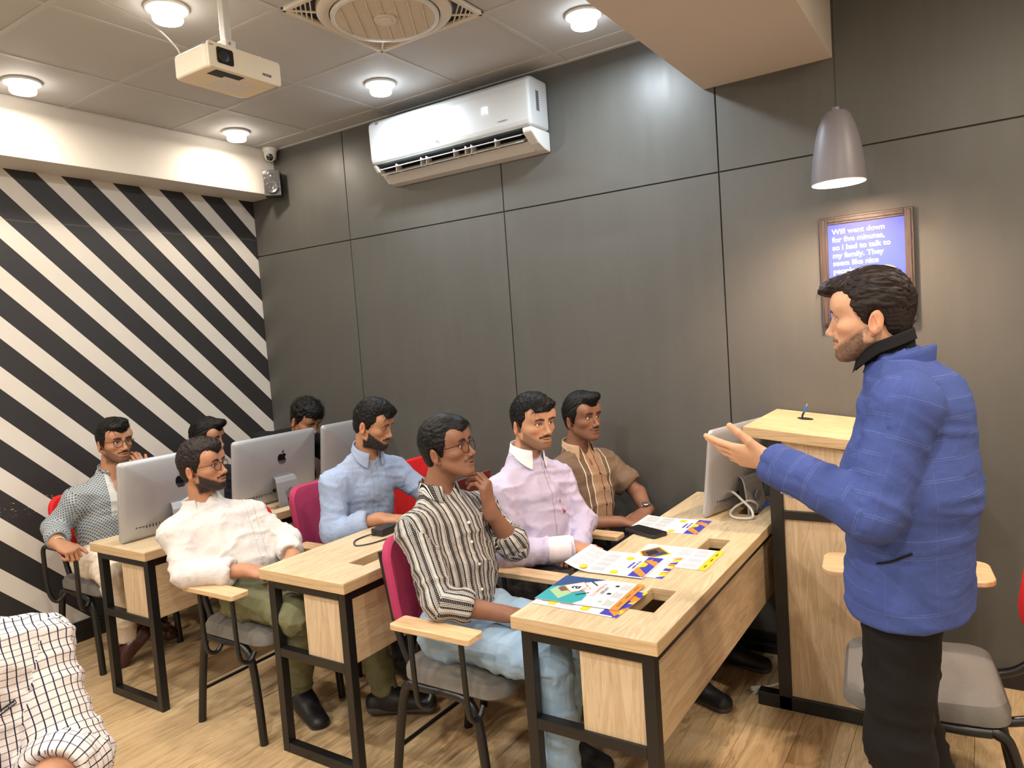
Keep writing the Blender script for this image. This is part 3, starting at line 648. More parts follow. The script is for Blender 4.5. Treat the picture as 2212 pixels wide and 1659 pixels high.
def sheet(T, w_, h_, Mx, z0=0, mat=None, curl=0):
    m = MB(); n = 14
    for i in range(n+1):
        t = i/n; x = -w_/2
        zc = curl*(max(0, .35-t)/.35)**2
        m.v += [tuple(Mx @ V((-w_/2, h_/2-h_*t, z0+zc))), tuple(Mx @ V((w_/2, h_/2-h_*t, z0+zc))), tuple(Mx @ V((-w_/2, h_/2-h_*t, z0+zc-.0006))), tuple(Mx @ V((w_/2, h_/2-h_*t, z0+zc-.0006)))]
    for i in range(n):
        a, b = 4*i, 4*i+4; m.f += [(a, a+1, b+1, b), (a+2, b+2, b+3, a+3), (a, b, b+2, a+2), (a+1, a+3, b+3, b+1)]
    m.f += [(0, 2, 3, 1), (4*n, 4*n+1, 4*n+3, 4*n+2)]
    return m.build('sheet', mat or M['paper'], T)
def poly(T, name, pts, Mx, z, mat):
    z += curl_z(max(p[1] for p in pts)); return MB().prism(pts, z, z+.00012, Mx).build(name, mat, T)
# page frames: page x runs along +y of the room, page up runs along -x
def page(cx, cy, ang=0):
    r = Matrix.Rotation(ang, 3, 'Z'); return frame((cx, cy, TZ+.0015), r @ V((0, 1, 0)), r @ V((-1, 0, 0)))
def inner_page(T, Mx, z, w_=.21, h_=.285):
    """text columns with a blue and orange band at the foot"""
    lb = MB(); b = -h_/2
    for cx in (-.075, -.025, .025, .068):
        for r0 in (.125, .06): lines(lb, cx-.014, cx+.03, r0, r0-.045, 9, Mx, z+.0006, .0017)
    lb.build('text_lines', M['greyp'], T)
    for x, y in ((-.085, .085), (.07, -.03), (-.085, -.03)): poly(T, 'yellow_badge', rrect(x-.018, x+.018, y-.014, y+.014, .012), Mx, z+.0006, M['yellow'])
    poly(T, 'blue_band', [(-w_/2, b), (w_/2, b), (w_/2, b+.055), (-w_/2, b+.055)], Mx, z+.0005, M['blue'])
    poly(T, 'orange_shape', [(-w_/2, b+.005), (-w_/2+.05, b+.055), (-w_/2+.1, b+.055), (-w_/2+.03, b)], Mx, z+.0007, M['orange'])
    poly(T, 'orange_shape', [(.01, b), (.06, b+.055), (.085, b+.03), (.05, b)], Mx, z+.0007, M['orange'])
    poly(T, 'yellow_shape', [(-.02, b+.055), (.0, b+.03), (.03, b+.03), (.05, b+.055)], Mx, z+.0008, M['yellow'])
    poly(T, 'blue_square', rrect(w_/2-.04, w_/2-.004, b+.004, b+.03, .002), Mx, z+.0008, M['blue'])
    text('INVEST IN YOU', 'lettering', M['blue'], T, Mx @ Matrix.Translation((-.03, b+.062, z+.0006)), .012)
    text('ENABLING', 'lettering', M['blue'], T, Mx @ Matrix.Translation((-.03, b+.078, z+.0006)), .014)
def zig(T, Mx, z, x0, x1, y0, y1, n=8):
    mats = [M['blue'], M['yellow'], M['orange']]
    for i in range(n):
        a = x0+(x1-x0)*i/n; b = x0+(x1-x0)*(i+1)/n
        poly(T, 'zigzag', [(a, y0), (b, y0), (a+(b-a)*(1.0 if i % 2 else .3), y1), (a, y1)], Mx, z, mats[i % 3])
B1 = thing('brochure_stack', 'stack of brochures with a large letter a cover, near desk end', 'brochures', (3.36, -1.5, TZ), group='brochures on the front desk')
Mx = page(3.372, -1.515, -.03); sheet(B1, .225, .297, Mx, .0005); inner_page(B1, Mx, .0006)
zig(B1, Mx, .0012, -.1125, .1125, -.1485, -.132)
Mx = page(3.355, -1.478, .03); z = .0045; sheet(B1, .225, .285, Mx, z); W2, H2 = .1125, .1425
poly(B1, 'teal_cover', [(-W2, H2), (W2, H2), (W2, H2-.03), (0, .05), (-.005, .0), (-W2, -.01)], Mx, z+.0005, M['teal'])
poly(B1, 'navy_corner', [(.0, H2), (W2, H2), (W2, -.005), (.06, .06)], Mx, z+.0007, M['navy'])
poly(B1, 'green_photo', [(-.09, .07), (-.03, H2-.01), (.01, .12), (-.03, .05)], Mx, z+.0007, M['green'])
poly(B1, 'brown_photo', [(-.03, .09), (-.005, .115), (.015, .10), (-.01, .065)], Mx, z+.0008, M['brownp'])
poly(B1, 'white_facet', [(W2, -.03), (.045, .035), (-.0, .02), (-.06, -.02), (-W2, .01), (-W2, -H2+.03), (W2, -H2+.03)], Mx, z+.0009, M['paper'])
dm = [(.02, .10), (.066, .055), (.02, .01), (-.026, .055)]; poly(B1, 'gold_border', [(.02+(x-.02)*1.12, .055+(y-.055)*1.12) for x, y in dm], Mx, z+.0011, M['orange']); poly(B1, 'white_diamond', dm, Mx, z+.0013, M['paper'])
text('a', 'large_letter', M['ink'], B1, Mx @ Matrix.Translation((.004, .045, z+.0015)), .06, weight=.0012)
MB().tube([tuple(Mx @ V((.02+.03*math.sin(t), .04-.018*math.cos(t)+.004, z+.0016))) for t in [(-1+.2*i) for i in range(11)]], .0014, 5).build('smile', M['redp'], B1)
for sx in (-1, 1): poly(B1, 'black_chevron', [(.02+sx*.03, -.0), (.02+sx*.062, .035), (.02+sx*.066, .03), (.02+sx*.036, -.004)], Mx, z+.0014, M['ink'])
text('E-COMMERCE', 'lettering', M['redp'], B1, Mx @ Matrix.Translation((.02, -.028, z+.0012)), .018, align='CENTER')
text('LIBRARY', 'lettering', M['ink'], B1, Mx @ Matrix.Translation((.02, -.047, z+.0012)), .018, align='CENTER')
lb = MB()
for cx in (-.07, .0, .07): lines(lb, cx-.028, cx+.028, -.082, -.108, 8, Mx, z+.0012, .0016)
lb.build('text_lines', M['greyp'], B1)
for cx, mt in ((-.07, M['green']), (.0, M['ink']), (.07, M['ink'])): poly(B1, 'small_icon', rrect(cx-.008, cx+.008, -.072, -.058, .003), Mx, z+.0012, mt)
poly(B1, 'orange_footer', [(-W2, -H2), (W2, -H2), (W2, -H2+.026), (-W2, -H2+.026)], Mx, z+.0012, M['orange'])
for cx in (-.07, 0, .07): poly(B1, 'footer_mark', rrect(cx-.02, cx+.02, -H2+.011, -H2+.015, .001), Mx, z+.0014, M['brownp'])
B2 = thing('brochure_open', 'open brochure with a curled page in front of the lavender shirt', 'brochure', (3.33, -1.2, TZ), group='brochures on the front desk')
Mx = page(3.37, -1.165, .05); sheet(B2, .23, .285, Mx, .0005); zig(B2, Mx, .0008, -.115, .115, -.1425, -.118, 9); lb = MB(); lines(lb, -.09, .0, -.06, -.10, 8, Mx, .0008); lb.build('text_lines', M['greyp'], B2)
Mx = page(3.312, -1.195, .03); sheet(B2, .225, .29, Mx, .004, curl=.026); CURL[:] = [.026, .29]; inner_page(B2, Mx, .0042); CURL[:] = [0.0, .285]
B3 = thing('brochure_sheet', 'brochure with a diamond photo and yellow footer, middle of desk', 'brochure', (3.48, -1.05, TZ), group='brochures on the front desk')
Mx = page(3.475, -1.035, .0); sheet(B3, .225, .295, Mx, .0004)
poly(B3, 'photo_border', [(.01, .145), (.09, .095), (.02, .02), (-.08, .09)], Mx, .0008, M['yellow']); poly(B3, 'photo', [(.01, .138), (.08, .095), (.02, .032), (-.066, .09)], Mx, .0010, M['brownp'])
poly(B3, 'photo_detail', [(.01, .12), (.05, .095), (.02, .07), (-.03, .09)], Mx, .0012, M['ink']); poly(B3, 'photo_detail', [(.0, .08), (.03, .06), (.02, .04), (-.02, .06)], Mx, .0012, M['navy'])
lb = MB()
for cx in (-.075, -.02, .04, .08):
    for y in (.0, -.06): lines(lb, cx-.02, cx+.02, y, y-.04, 8, Mx, .0008, .0016)
lb.build('text_lines', M['greyp'], B3); poly(B3, 'yellow_footer', [(-.1125, -.1475), (.1125, -.1475), (.1125, -.118), (-.1125, -.118)], Mx, .0008, M['yellow'])
for cx in (-.07, 0, .06): poly(B3, 'footer_mark', rrect(cx-.014, cx+.014, -.137, -.131, .001), Mx, .0010, M['brownp'])
B4 = thing('brochure_page', 'printed brochure by the phone, in front of the brown shirt', 'brochure', (3.30, -.65, TZ), group='brochures on the front desk')
Mx = page(3.312, -.645, .02); sheet(B4, .215, .285, Mx, .0004, curl=.006); CURL[0] = .006; inner_page(B4, Mx, .0006); CURL[0] = 0.0

# ------------------------------------------------------------------ plug and wires on the floor under the lectern
Pl = thing('power_plug', 'white power plug lying on the floor under the lectern', 'plug', (3.6, -.45, 0))
MB().tube(smoothpath([(3.598, -.455, .012), (3.64, -.40, .012), (3.69, -.33, .01), (3.72, -.28, .008)]), [.010]+[.008]*4+[.0055]*20, 10).build('wire', M['cable'], Pl, smooth=True)
MB().cyl((3.575, -.485, .016), (3.60, -.45, .014), .017, .011, n=14).build('plug_head', M['cable'], Pl, smooth=True)
for s in (-.008, .008): MB().cyl((3.575+s, -.485-s*.5, .016), (3.558+s, -.507-s*.5, .016), .0025, n=8).build('pin', M['silver'], Pl)
Dw = thing('hanging_cable', 'thin pale cable hanging behind the front desk', 'cable', (3.66, -.3, 0))
MB().tube(smoothpath([(3.60, -.30, .62), (3.63, -.28, .45), (3.66, -.24, .25), (3.67, -.22, .02)]), .003, 8).build('wire', M['cable'], Dw, smooth=True)
Dk = thing('dark_cable', 'dark blue cable dangling to the floor beside the lectern', 'cable', (3.66, -.3, 0))
MB().tube(smoothpath([(3.70, -.30, .34), (3.66, -.33, .26), (3.655, -.34, .17), (3.675, -.33, .09), (3.69, -.31, .01)]), .0045, 8).build('wire', M['darkcable'], Dk, smooth=True)
# ================================================================== people
# Bodies are grown from smooth unions of tapered capsules and ellipsoids and meshed with surface nets.
A_ = lambda *v: np.array(v, float)
nz = lambda v: np.asarray(v, float)/max(1e-9, np.linalg.norm(v))
class Cap:                                       # tapered capsule, optional elliptic cross section
    def __init__(s, a, b, ra, rb, k=.02, lat=None, ws=1.0, op='u'):
        s.a, s.b, s.ra, s.rb, s.k, s.op = A_(*a), A_(*b), ra, rb, k, op
        s.lat = None if lat is None else nz(lat); s.ws = ws
        R = max(ra, rb)*max(1, ws); s.lo = np.minimum(s.a, s.b)-R; s.hi = np.maximum(s.a, s.b)+R
    def ev(s, X, Y, Z):
        x, y, z = X-s.a[0], Y-s.a[1], Z-s.a[2]; d = s.b-s.a
        if s.lat is not None:
            q = (x*s.lat[0]+y*s.lat[1]+z*s.lat[2])*(1/s.ws-1); x = x+q*s.lat[0]; y = y+q*s.lat[1]; z = z+q*s.lat[2]
        h = np.clip((x*d[0]+y*d[1]+z*d[2])/max(1e-9, d@d), 0, 1)
        return np.sqrt((x-h*d[0])**2+(y-h*d[1])**2+(z-h*d[2])**2)-(s.ra+(s.rb-s.ra)*h)
class Ell:                                       # ellipsoid, R columns = axes
    def __init__(s, c, r, k=.02, R=None, op='u'):
        s.c, s.r, s.k, s.op = A_(*c), A_(*r), k, op; s.R = None if R is None else np.asarray(R, float)
        m = max(r); e = s.r if R is None else np.full(3, m); s.lo = s.c-e; s.hi = s.c+e
    def ev(s, X, Y, Z):
        x, y, z = X-s.c[0], Y-s.c[1], Z-s.c[2]
        if s.R is not None: x, y, z = (x*s.R[0, i]+y*s.R[1, i]+z*s.R[2, i] for i in range(3))
        a, b, c = s.r; k0 = np.sqrt((x/a)**2+(y/b)**2+(z/c)**2); k1 = np.sqrt((x/a**2)**2+(y/b**2)**2+(z/c**2)**2)+1e-9
        return k0*(k0-1)/k1
class Poly:                                      # region inside a side view polygon (x,z): intersection
    def __init__(s, pts, k=.01): s.p = np.array(pts, float); s.k = k; s.op = 'i'
    def ev(s, X, Y, Z):
        x = X+0*Z; z = Z+0*X; d = np.full(np.broadcast(x, z).shape, 1e9); sg = np.ones_like(d); P = s.p; n = len(P)
        for i in range(n):
            a, b = P[i], P[i-1]; e = b-a; wx, wz = x-a[0], z-a[1]; t = np.clip((wx*e[0]+wz*e[1])/(e@e), 0, 1)
            d = np.minimum(d, (wx-e[0]*t)**2+(wz-e[1]*t)**2)
            c1, c2, c3 = z >= a[1], z < b[1], e[0]*wz > e[1]*wx
            sg = np.where((c1 & c2 & c3) | (~c1 & ~c2 & ~c3), -sg, sg)
        return sg*np.sqrt(d)
def smin(a, b, k):
    h = np.maximum(k-np.abs(a-b), 0)/k; return np.minimum(a, b)-h*h*k*.25
def sdf(prims, res, pad=.012):
    us = [p for p in prims if p.op == 'u']; lo = np.min([p.lo for p in us], 0)-pad-2*res; hi = np.max([p.hi for p in us], 0)+pad+2*res
    n = np.ceil((hi-lo)/res).astype(int)+1; ax = [lo[i]+res*np.arange(n[i]) for i in range(3)]
    D = np.full(n, .5, np.float32)
    for p in prims:
        if p.op == 'i':
            v = p.ev(ax[0][:, None, None], ax[1][None, :, None], ax[2][None, None, :]); D = -smin(-D, -v.astype(np.float32), p.k); continue
        m = p.k+3*res; i0 = np.maximum(0, np.floor((p.lo-m-lo)/res).astype(int)); i1 = np.minimum(n, np.ceil((p.hi+m-lo)/res).astype(int)+1)
        if np.any(i1 <= i0): continue
        sl = tuple(slice(a, b) for a, b in zip(i0, i1))
        v = p.ev(ax[0][sl[0]][:, None, None], ax[1][sl[1]][None, :, None], ax[2][sl[2]][None, None, :]).astype(np.float32)
        D[sl] = smin(D[sl], v, p.k) if p.op == 'u' else -smin(-D[sl], v, p.k)
    return surfnets(D, lo, res)
def surfnets(D, lo, res):
    I = D < 0; n = D.shape
    cs = [I[a:n[0]-1+a, b:n[1]-1+b, c:n[2]-1+c] for a in (0, 1) for b in (0, 1) for c in (0, 1)]
    cnt = sum(c.astype(np.int8) for c in cs); act = (cnt > 0) & (cnt < 8); idx = np.argwhere(act)
    num = np.full(act.shape, -1, np.int64); num[act] = np.arange(len(idx))
    off = np.array([(a, b, c) for a in (0, 1) for b in (0, 1) for c in (0, 1)])
    vals = np.stack([D[idx[:, 0]+o[0], idx[:, 1]+o[1], idx[:, 2]+o[2]] for o in off], 1)
    acc = np.zeros((len(idx), 3)); w_ = np.zeros(len(idx))
    for a in range(8):
        for b in range(a+1, 8):
            if np.abs(off[a]-off[b]).sum() != 1: continue
            va, vb = vals[:, a], vals[:, b]; m = (va < 0) != (vb < 0)
            t = np.where(m, va/np.where(m, va-vb, 1), 0); acc += np.where(m[:, None], off[a]+(off[b]-off[a])*t[:, None], 0); w_ += m
    P = lo+res*(idx+acc/w_[:, None]); quads = []
    for ax in range(3):
        s0 = [slice(None)]*3; s1 = [slice(None)]*3; s0[ax] = slice(0, -1); s1[ax] = slice(1, None)
        ch = I[tuple(s0)] != I[tuple(s1)]; e = np.argwhere(ch); u, v = [(1, 2), (2, 0), (0, 1)][ax]
        e = e[(e[:, u] > 0) & (e[:, v] > 0) & (e[:, u] < n[u]-1) & (e[:, v] < n[v]-1)]
        def cell(du, dv):
            c = e.copy(); c[:, u] += du; c[:, v] += dv; return num[c[:, 0], c[:, 1], c[:, 2]]
        q = np.stack([cell(-1, -1), cell(0, -1), cell(0, 0), cell(-1, 0)], 1)
        fl = ~I[e[:, 0], e[:, 1], e[:, 2]]; q[fl] = q[fl][:, ::-1]; quads.append(q)
    return P, np.concatenate(quads)
def normals(P, Q):
    fn = np.cross(P[Q[:, 2]]-P[Q[:, 0]], P[Q[:, 3]]-P[Q[:, 1]]); N = np.zeros_like(P)
    for i in range(4): np.add.at(N, Q[:, i], fn)
    return N/np.maximum(1e-12, np.linalg.norm(N, axis=1))[:, None]
def relax(P, Q, it=2, lam=.5):
    for _ in range(it):
        S = np.zeros_like(P); c = np.zeros(len(P))
        for i in range(4):
            for j in (1, 3): np.add.at(S, Q[:, i], P[Q[:, (i+j) % 4]]); np.add.at(c, Q[:, i], 1)
        P = P+lam*(S/np.maximum(1, c)[:, None]-P)
    return P
def vnoise(P, seed=0):
    i = np.floor(P).astype(np.int64); f = P-i; f = f*f*(3-2*f); out = 0
    for a in (0, 1):
        for b in (0, 1):
            for c in (0, 1):
                h = (i[:, 0]+a)*374761393+(i[:, 1]+b)*668265263+(i[:, 2]+c)*2147483647+seed*974634777
                h = (h ^ (h >> 13))*1274126177; h = (h ^ (h >> 16)) & 0xffff
                out = out+(h/65535.0)*np.where(a, f[:, 0], 1-f[:, 0])*np.where(b, f[:, 1], 1-f[:, 1])*np.where(c, f[:, 2], 1-f[:, 2])
    return out
def mesh_np(name, P, Q, mat, parent=None, col=None, uv=None, smooth=True, loc=None):
    P = np.asarray(P, float); Q = np.asarray(Q)
    if loc is not None: P = P-np.asarray(loc)
    elif parent is not None: P = P-np.array(parent.location)
    me = bpy.data.meshes.new(name); k = Q.shape[1]
    me.vertices.add(len(P)); me.vertices.foreach_set('co', P.ravel().astype(np.float32))
    me.loops.add(Q.size); me.loops.foreach_set('vertex_index', Q.ravel().astype(np.int32))
    me.polygons.add(len(Q)); me.polygons.foreach_set('loop_start', np.arange(0, Q.size, k, dtype=np.int32))
    me.update(calc_edges=True)
    if smooth: me.polygons.foreach_set('use_smooth', np.ones(len(Q), bool))
    if col is not None:
        ca = me.color_attributes.new('Col', 'FLOAT_COLOR', 'POINT'); c4 = np.ones((len(P), 4), np.float32); c4[:, :3] = col; ca.data.foreach_set('color', c4.ravel())
    if uv is not None:
        ul = me.uv_layers.new(name='UVMap'); ul.data.foreach_set('uv', uv.reshape(-1).astype(np.float32))
    me.materials.append(mat); me.validate(); me.update()
    o = bpy.data.objects.new(name, me); COL.objects.link(o)
    if loc is not None: o.location = loc
    if parent is not None: o.parent = parent
    return o

# ---- materials for people
def skinmat():
    k = NT('skin', .52, 0, .35); a = k.n.new('ShaderNodeVertexColor'); a.layer_name = 'Col'
    n = k.noise(k.coord(), 60, 4, .6); k.base(k.mix(k.math('MULTIPLY', n, .14), a.outputs[0], srgb(96, 56, 42), 'MIX'))
    k.p.inputs['Subsurface Weight'].default_value = .06; k.p.inputs['Subsurface Radius'].default_value = (.012, .005, .003)
    k.bump(k.noise(k.coord(), 700, 2), .08, .001); return k.m
def vcmat(name, rough=.3):
    k = NT(name, rough, 0, .6); a = k.n.new('ShaderNodeVertexColor'); a.layer_name = 'Col'; k.base(a.outputs[0]); return k.m
def hairmat(name, rgb, rough=.5):
    k = NT(name, rough, 0, .22); c = srgb(rgb); n = k.noise(k.mapping(k.coord(), (260, 90, 120)), 1, 3, .6)
    k.base(k.mix(n, tuple(x*.5 for x in c[:3])+(1,), tuple(min(1, x*1.5) for x in c[:3])+(1,))); k.bump(n, .15, .002); return k.m
class Cloth(NT):
    def __init__(s, name, rough=.85):
        super().__init__(name, rough, 0, .25); s.uv = s.coord('UV'); s.x = s.sep(s.uv); s.u, s.v = s.x[0], s.x[1]
    def period(s, c, p, off=0.0): return s.math('FRACT', s.math('ADD', s.math('DIVIDE', c, p), 50.0+off))
    def line(s, c, p, frac, off=0.0): return s.math('LESS_THAN', s.period(c, p, off), frac)
    def fine(s, amt=.12, wr=.35):
        n = s.noise(s.mapping(s.uv, (900, 900, 1)), 1, 2); f = s.noise(s.mapping(s.uv, (16, 9, 1)), 1, 4, .6, .6)
        s.bump(s.math('ADD', s.math('MULTIPLY', n, .06), s.math('MULTIPLY', f, 1.0)), wr, .02)
def cloth_plain(name, rgb, rough=.85, var=.08, wr=.35, placket=False):
    k = Cloth(name, rough); c = srgb(rgb); n = k.noise(k.mapping(k.uv, (40, 40, 1)), 1, 4)
    cc = k.mix(n, tuple(x*(1-var) for x in c[:3])+(1,), tuple(min(1, x*(1+var)) for x in c[:3])+(1,))
    if placket:
        for o in (.019, -.014): cc = k.mix(k.math('MULTIPLY', k.math('LESS_THAN', k.math('ABSOLUTE', k.math('SUBTRACT', k.u, o)), .0012), .45), cc, tuple(x*.35 for x in c[:3])+(1,))  # placket stitch lines, with the fold shadow painted into the cloth colour
    k.base(cc); k.fine(wr=wr); return k.m
def cloth_stripe():
    k = Cloth('black_white_stripes', .9); W_, B_ = srgb(222, 214, 206), srgb(26, 23, 25)
    ph = k.period(k.u, .042); fine = k.line(k.u, .0042, .46); dk = k.math('LESS_THAN', k.math('ABSOLUTE', k.math('SUBTRACT', ph, .2)), .115)
    dk2 = k.math('LESS_THAN', k.math('ABSOLUTE', k.math('SUBTRACT', ph, .62)), .05); br = k.math('LESS_THAN', k.math('ABSOLUTE', k.math('SUBTRACT', ph, .82)), .07)
    weave = k.line(k.v, .006, .3); c = k.mix(fine, B_, W_); c = k.mix(k.math('MAXIMUM', dk, dk2), c, k.mix(k.math('MULTIPLY', weave, .35), B_, W_)); c = k.mix(k.math('MULTIPLY', br, .45), c, W_)
    c = k.mix(k.math('MULTIPLY', weave, .22), c, B_); k.base(c); k.fine(); return k.m
def cloth_check(name, base, l1, l2, p=.024):
    k = Cloth(name, .85); a = k.line(k.u, p, .15); b = k.line(k.v, p, .13)
    c = k.mix(b, srgb(base), srgb(l2)); c = k.mix(a, c, srgb(l1)); k.base(c); k.fine(); return k.m
def cloth_dots():
    k = Cloth('dotted_kurta', .55); p = .0165; a = k.period(k.u, p); row = k.math('FLOOR', k.math('DIVIDE', k.v, p*.62)); sh = k.math('MULTIPLY', k.math('MODULO', k.math('ADD', row, 200.0), 2.0), .5)
    a = k.math('FRACT', k.math('ADD', a, sh)); b = k.period(k.v, p*.62)
    dx = k.math('SUBTRACT', a, .5); dy = k.math('MULTIPLY', k.math('SUBTRACT', b, .5), .72); r = k.math('SQRT', k.math('ADD', k.math('MULTIPLY', dx, dx), k.math('MULTIPLY', dy, dy)))
    c = k.mix(k.math('LESS_THAN', r, .22), srgb(152, 160, 164), srgb(52, 58, 66))
    pk = k.math('MULTIPLY', k.math('LESS_THAN', k.math('ABSOLUTE', k.u), .028), k.math('GREATER_THAN', k.v, .20)); c = k.mix(pk, c, srgb(196, 198, 194))
    k.base(c); k.fine(); return k.m
def cloth_fine(name, a, b, p=.004, fr=.35):
    k = Cloth(name, .7); c = k.mix(k.line(k.u, p, fr), srgb(a), srgb(b)); c = k.mix(k.math('MULTIPLY', k.math('LESS_THAN', k.math('ABSOLUTE', k.math('SUBTRACT', k.u, .018)), .0015), .6), c, srgb(70, 66, 90)); n = k.noise(k.mapping(k.uv, (14, 14, 1)), 1, 3)
    k.base(c); k.fine(); return k.m
def cloth_brown():
    k = Cloth('brown_panelled_shirt', .75); au = k.u
    pan = k.math('GREATER_THAN', k.math('ABSOLUTE', k.math('ADD', au, .0)), .062); c = k.mix(pan, srgb(168, 138, 112), srgb(112, 92, 74))
    for o in (-.062, -.094, .062, .10): c = k.mix(k.math('LESS_THAN', k.math('ABSOLUTE', k.math('SUBTRACT', au, o)), .0022), c, srgb(232, 222, 206))
    c = k.mix(k.math('LESS_THAN', k.math('ABSOLUTE', k.math('SUBTRACT', au, .004)), .0022), c, srgb(44, 34, 28)); k.base(c); k.fine(); return k.m
def cloth_blazer():
    k = Cloth('blue_checked_blazer', .88); b0, b1 = srgb(54, 68, 124), srgb(70, 86, 146); n = k.noise(k.mapping(k.uv, (70, 700, 1)), 1, 3, .7); c = k.mix(n, b0, b1)
    l = k.line(k.v, .046, .03); l2 = k.line(k.v, .046, .03, .12); br = k.math('GREATER_THAN', k.noise(k.mapping(k.uv, (3, 40, 1)), 1, 2), .47); c = k.mix(k.math('MULTIPLY', k.math('MULTIPLY', k.math('MAXIMUM', l, l2), br), .24), c, srgb(130, 146, 200))
    lu = k.line(k.u, .09, .015); c = k.mix(k.math('MULTIPLY', lu, .12), c, srgb(110, 128, 190)); k.base(c); k.fine(wr=.3); return k.m
def cloth_denim():
    k = Cloth('pale_denim', .9); n = k.noise(k.mapping(k.uv, (12, 6, 1)), 1, 5); f = k.noise(k.mapping(k.uv, (900, 300, 1)), 1, 2)
    k.base(k.mix(k.math('ADD', k.math('MULTIPLY', n, .7), k.math('MULTIPLY', f, .3)), srgb(98, 128, 158), srgb(176, 200, 220))); k.fine(); return k.m
PM = dict(skin=skinmat(), eye=vcmat('eye', .12), hair=hairmat('black_hair', (15, 14, 14)), hairb=hairmat('brown_black_hair', (34, 25, 23)), wire=flat('dark_wire', (34, 26, 26), .3, .6), shoe=flat('black_shoe', (22, 22, 24), .5), sole=flat('grey_sole', (70, 66, 66), .7), loafer=flat('brown_leather', (62, 30, 26), .25), button=flat('pearl_button', (232, 228, 220), .3), dbutton=flat('dark_button', (40, 34, 30), .4), gbutton=flat('grey_button', (150, 156, 190), .3), bead=flat('cream_bead', (216, 196, 178), .4))
k = NT('lens', .02); tb_ = k.n.new('ShaderNodeBsdfTransparent'); gb_ = k.n.new('ShaderNodeBsdfGlossy'); gb_.inputs['Roughness'].default_value = .02; mx_ = k.n.new('ShaderNodeMixShader'); mx_.inputs[0].default_value = .05
k.l.new(tb_.outputs[0], mx_.inputs[1]); k.l.new(gb_.outputs[0], mx_.inputs[2]); k.l.new(mx_.outputs[0], k.n['Material Output'].inputs['Surface']); PM['lens'] = k.m

# ---- head in its own frame: x forward, y left, z up, origin between the eyes' level and the ears
def head_prims(neck, sx=1.0, jaw=1.0, mouth=0.0, chest=None):
    p = [Ell((-.001, 0, .03), (.0935, .0755, .0885)), Ell((.035, 0, -.02), (.056, .060*jaw, .075), .03), Ell((.045, 0, -.07), (.045, .042*jaw, .044), .03), Ell((.080, 0, -.099), (.016, .020, .0145), .012), Ell((.075, 0, -.066), (.024, .030, .024), .015)]
    for s in (1, -1):
        p += [Cap((.006, s*.051*jaw, -.056), (.07, s*.019*jaw, -.098), .0175, .016, .022), Ell((.055, s*.046, -.024), (.028, .020, .017), .02), Ell((.079, s*.024, .019), (.0145, .027, .009), .013), Ell((.065, s*.040, .045), (.03, .03, .03), .03)]
    for s in (1, -1): p.append(Ell((.097, s*.032, -.001), (.0165, .020, .0125), .012, op='s'))
    p += [Cap((.089, 0, .008), (.1075, 0, -.032), .0072, .0092, .012), Ell((.1095, 0, -.0365), (.0115, .0115, .0100), .006)]
    for s in (1, -1): p += [Ell((.098, s*.0138, -.0415), (.0120, .0072, .0084), .005), Ell((.104, s*.0062, -.0475), (.005, .0034, .003), .002, op='s')]
    p += [Ell((.0950, 0, -.0622), (.0090, .0230, .0054), .004), Ell((.0935, 0, -.0752-mouth), (.0092, .0200, .0064), .004), Ell((.104, 0, -.0686-mouth*.5), (.013, .022, .0013+mouth), .0015, op='s')]
    for s in (1, -1):
        p += [Ell((.0738, s*.032, 0), (.0142,)*3, .004), Ell((.0885, s*.0325, -.0002), (.0125, .0138, .0046), .0012, op='s')]
        a = math.radians(22*s); Re = np.array([[math.cos(a), -math.sin(a), 0], [math.sin(a), math.cos(a), 0], [0, 0, 1]]) @ np.array([[math.cos(-.2), 0, math.sin(-.2)], [0, 1, 0], [-math.sin(-.2), 0, math.cos(-.2)]])
        p += [Ell((-.014, s*.0800, -.017), (.0190, .0064, .0320), .005, Re), Ell((-.005, s*.0735, -.045), (.0085, .006, .009), .006), Ell((-.0105, s*.0875, -.015), (.0110, .0064, .0200), .003, Re, op='s'), Cap((-.019, s*.0835, -.030), (-.013, s*.0835, .004), .0024, .0024, .004), Ell((-.002, s*.0775, -.020), (.004, .004, .006), .004)]
    n = np.asarray(neck); d = nz(n-A_(-.02, 0, -.06))
    p += [Cap((-.022, 0, -.045), n, .051, .055, .025, (0, 1, 0), 1.03), Cap(n+d*.01+A_(.012, 0, 0), n+d*.11+A_(.035, 0, 0), .052, .062, .03, (0, 1, 0), 1.1), Ell(A_(-.02, 0, -.06)*.45+n*.55+A_(.047, 0, 0), (.010, .010, .014), .015)]
    return p
def lerp(c, t, m): m = np.clip(m, 0, 1)[:, None]; return c*(1-m)+np.asarray(t)*m
def sm(x, a, b): t = np.clip((x-a)/(b-a), 0, 1); return t*t*(3-2*t)
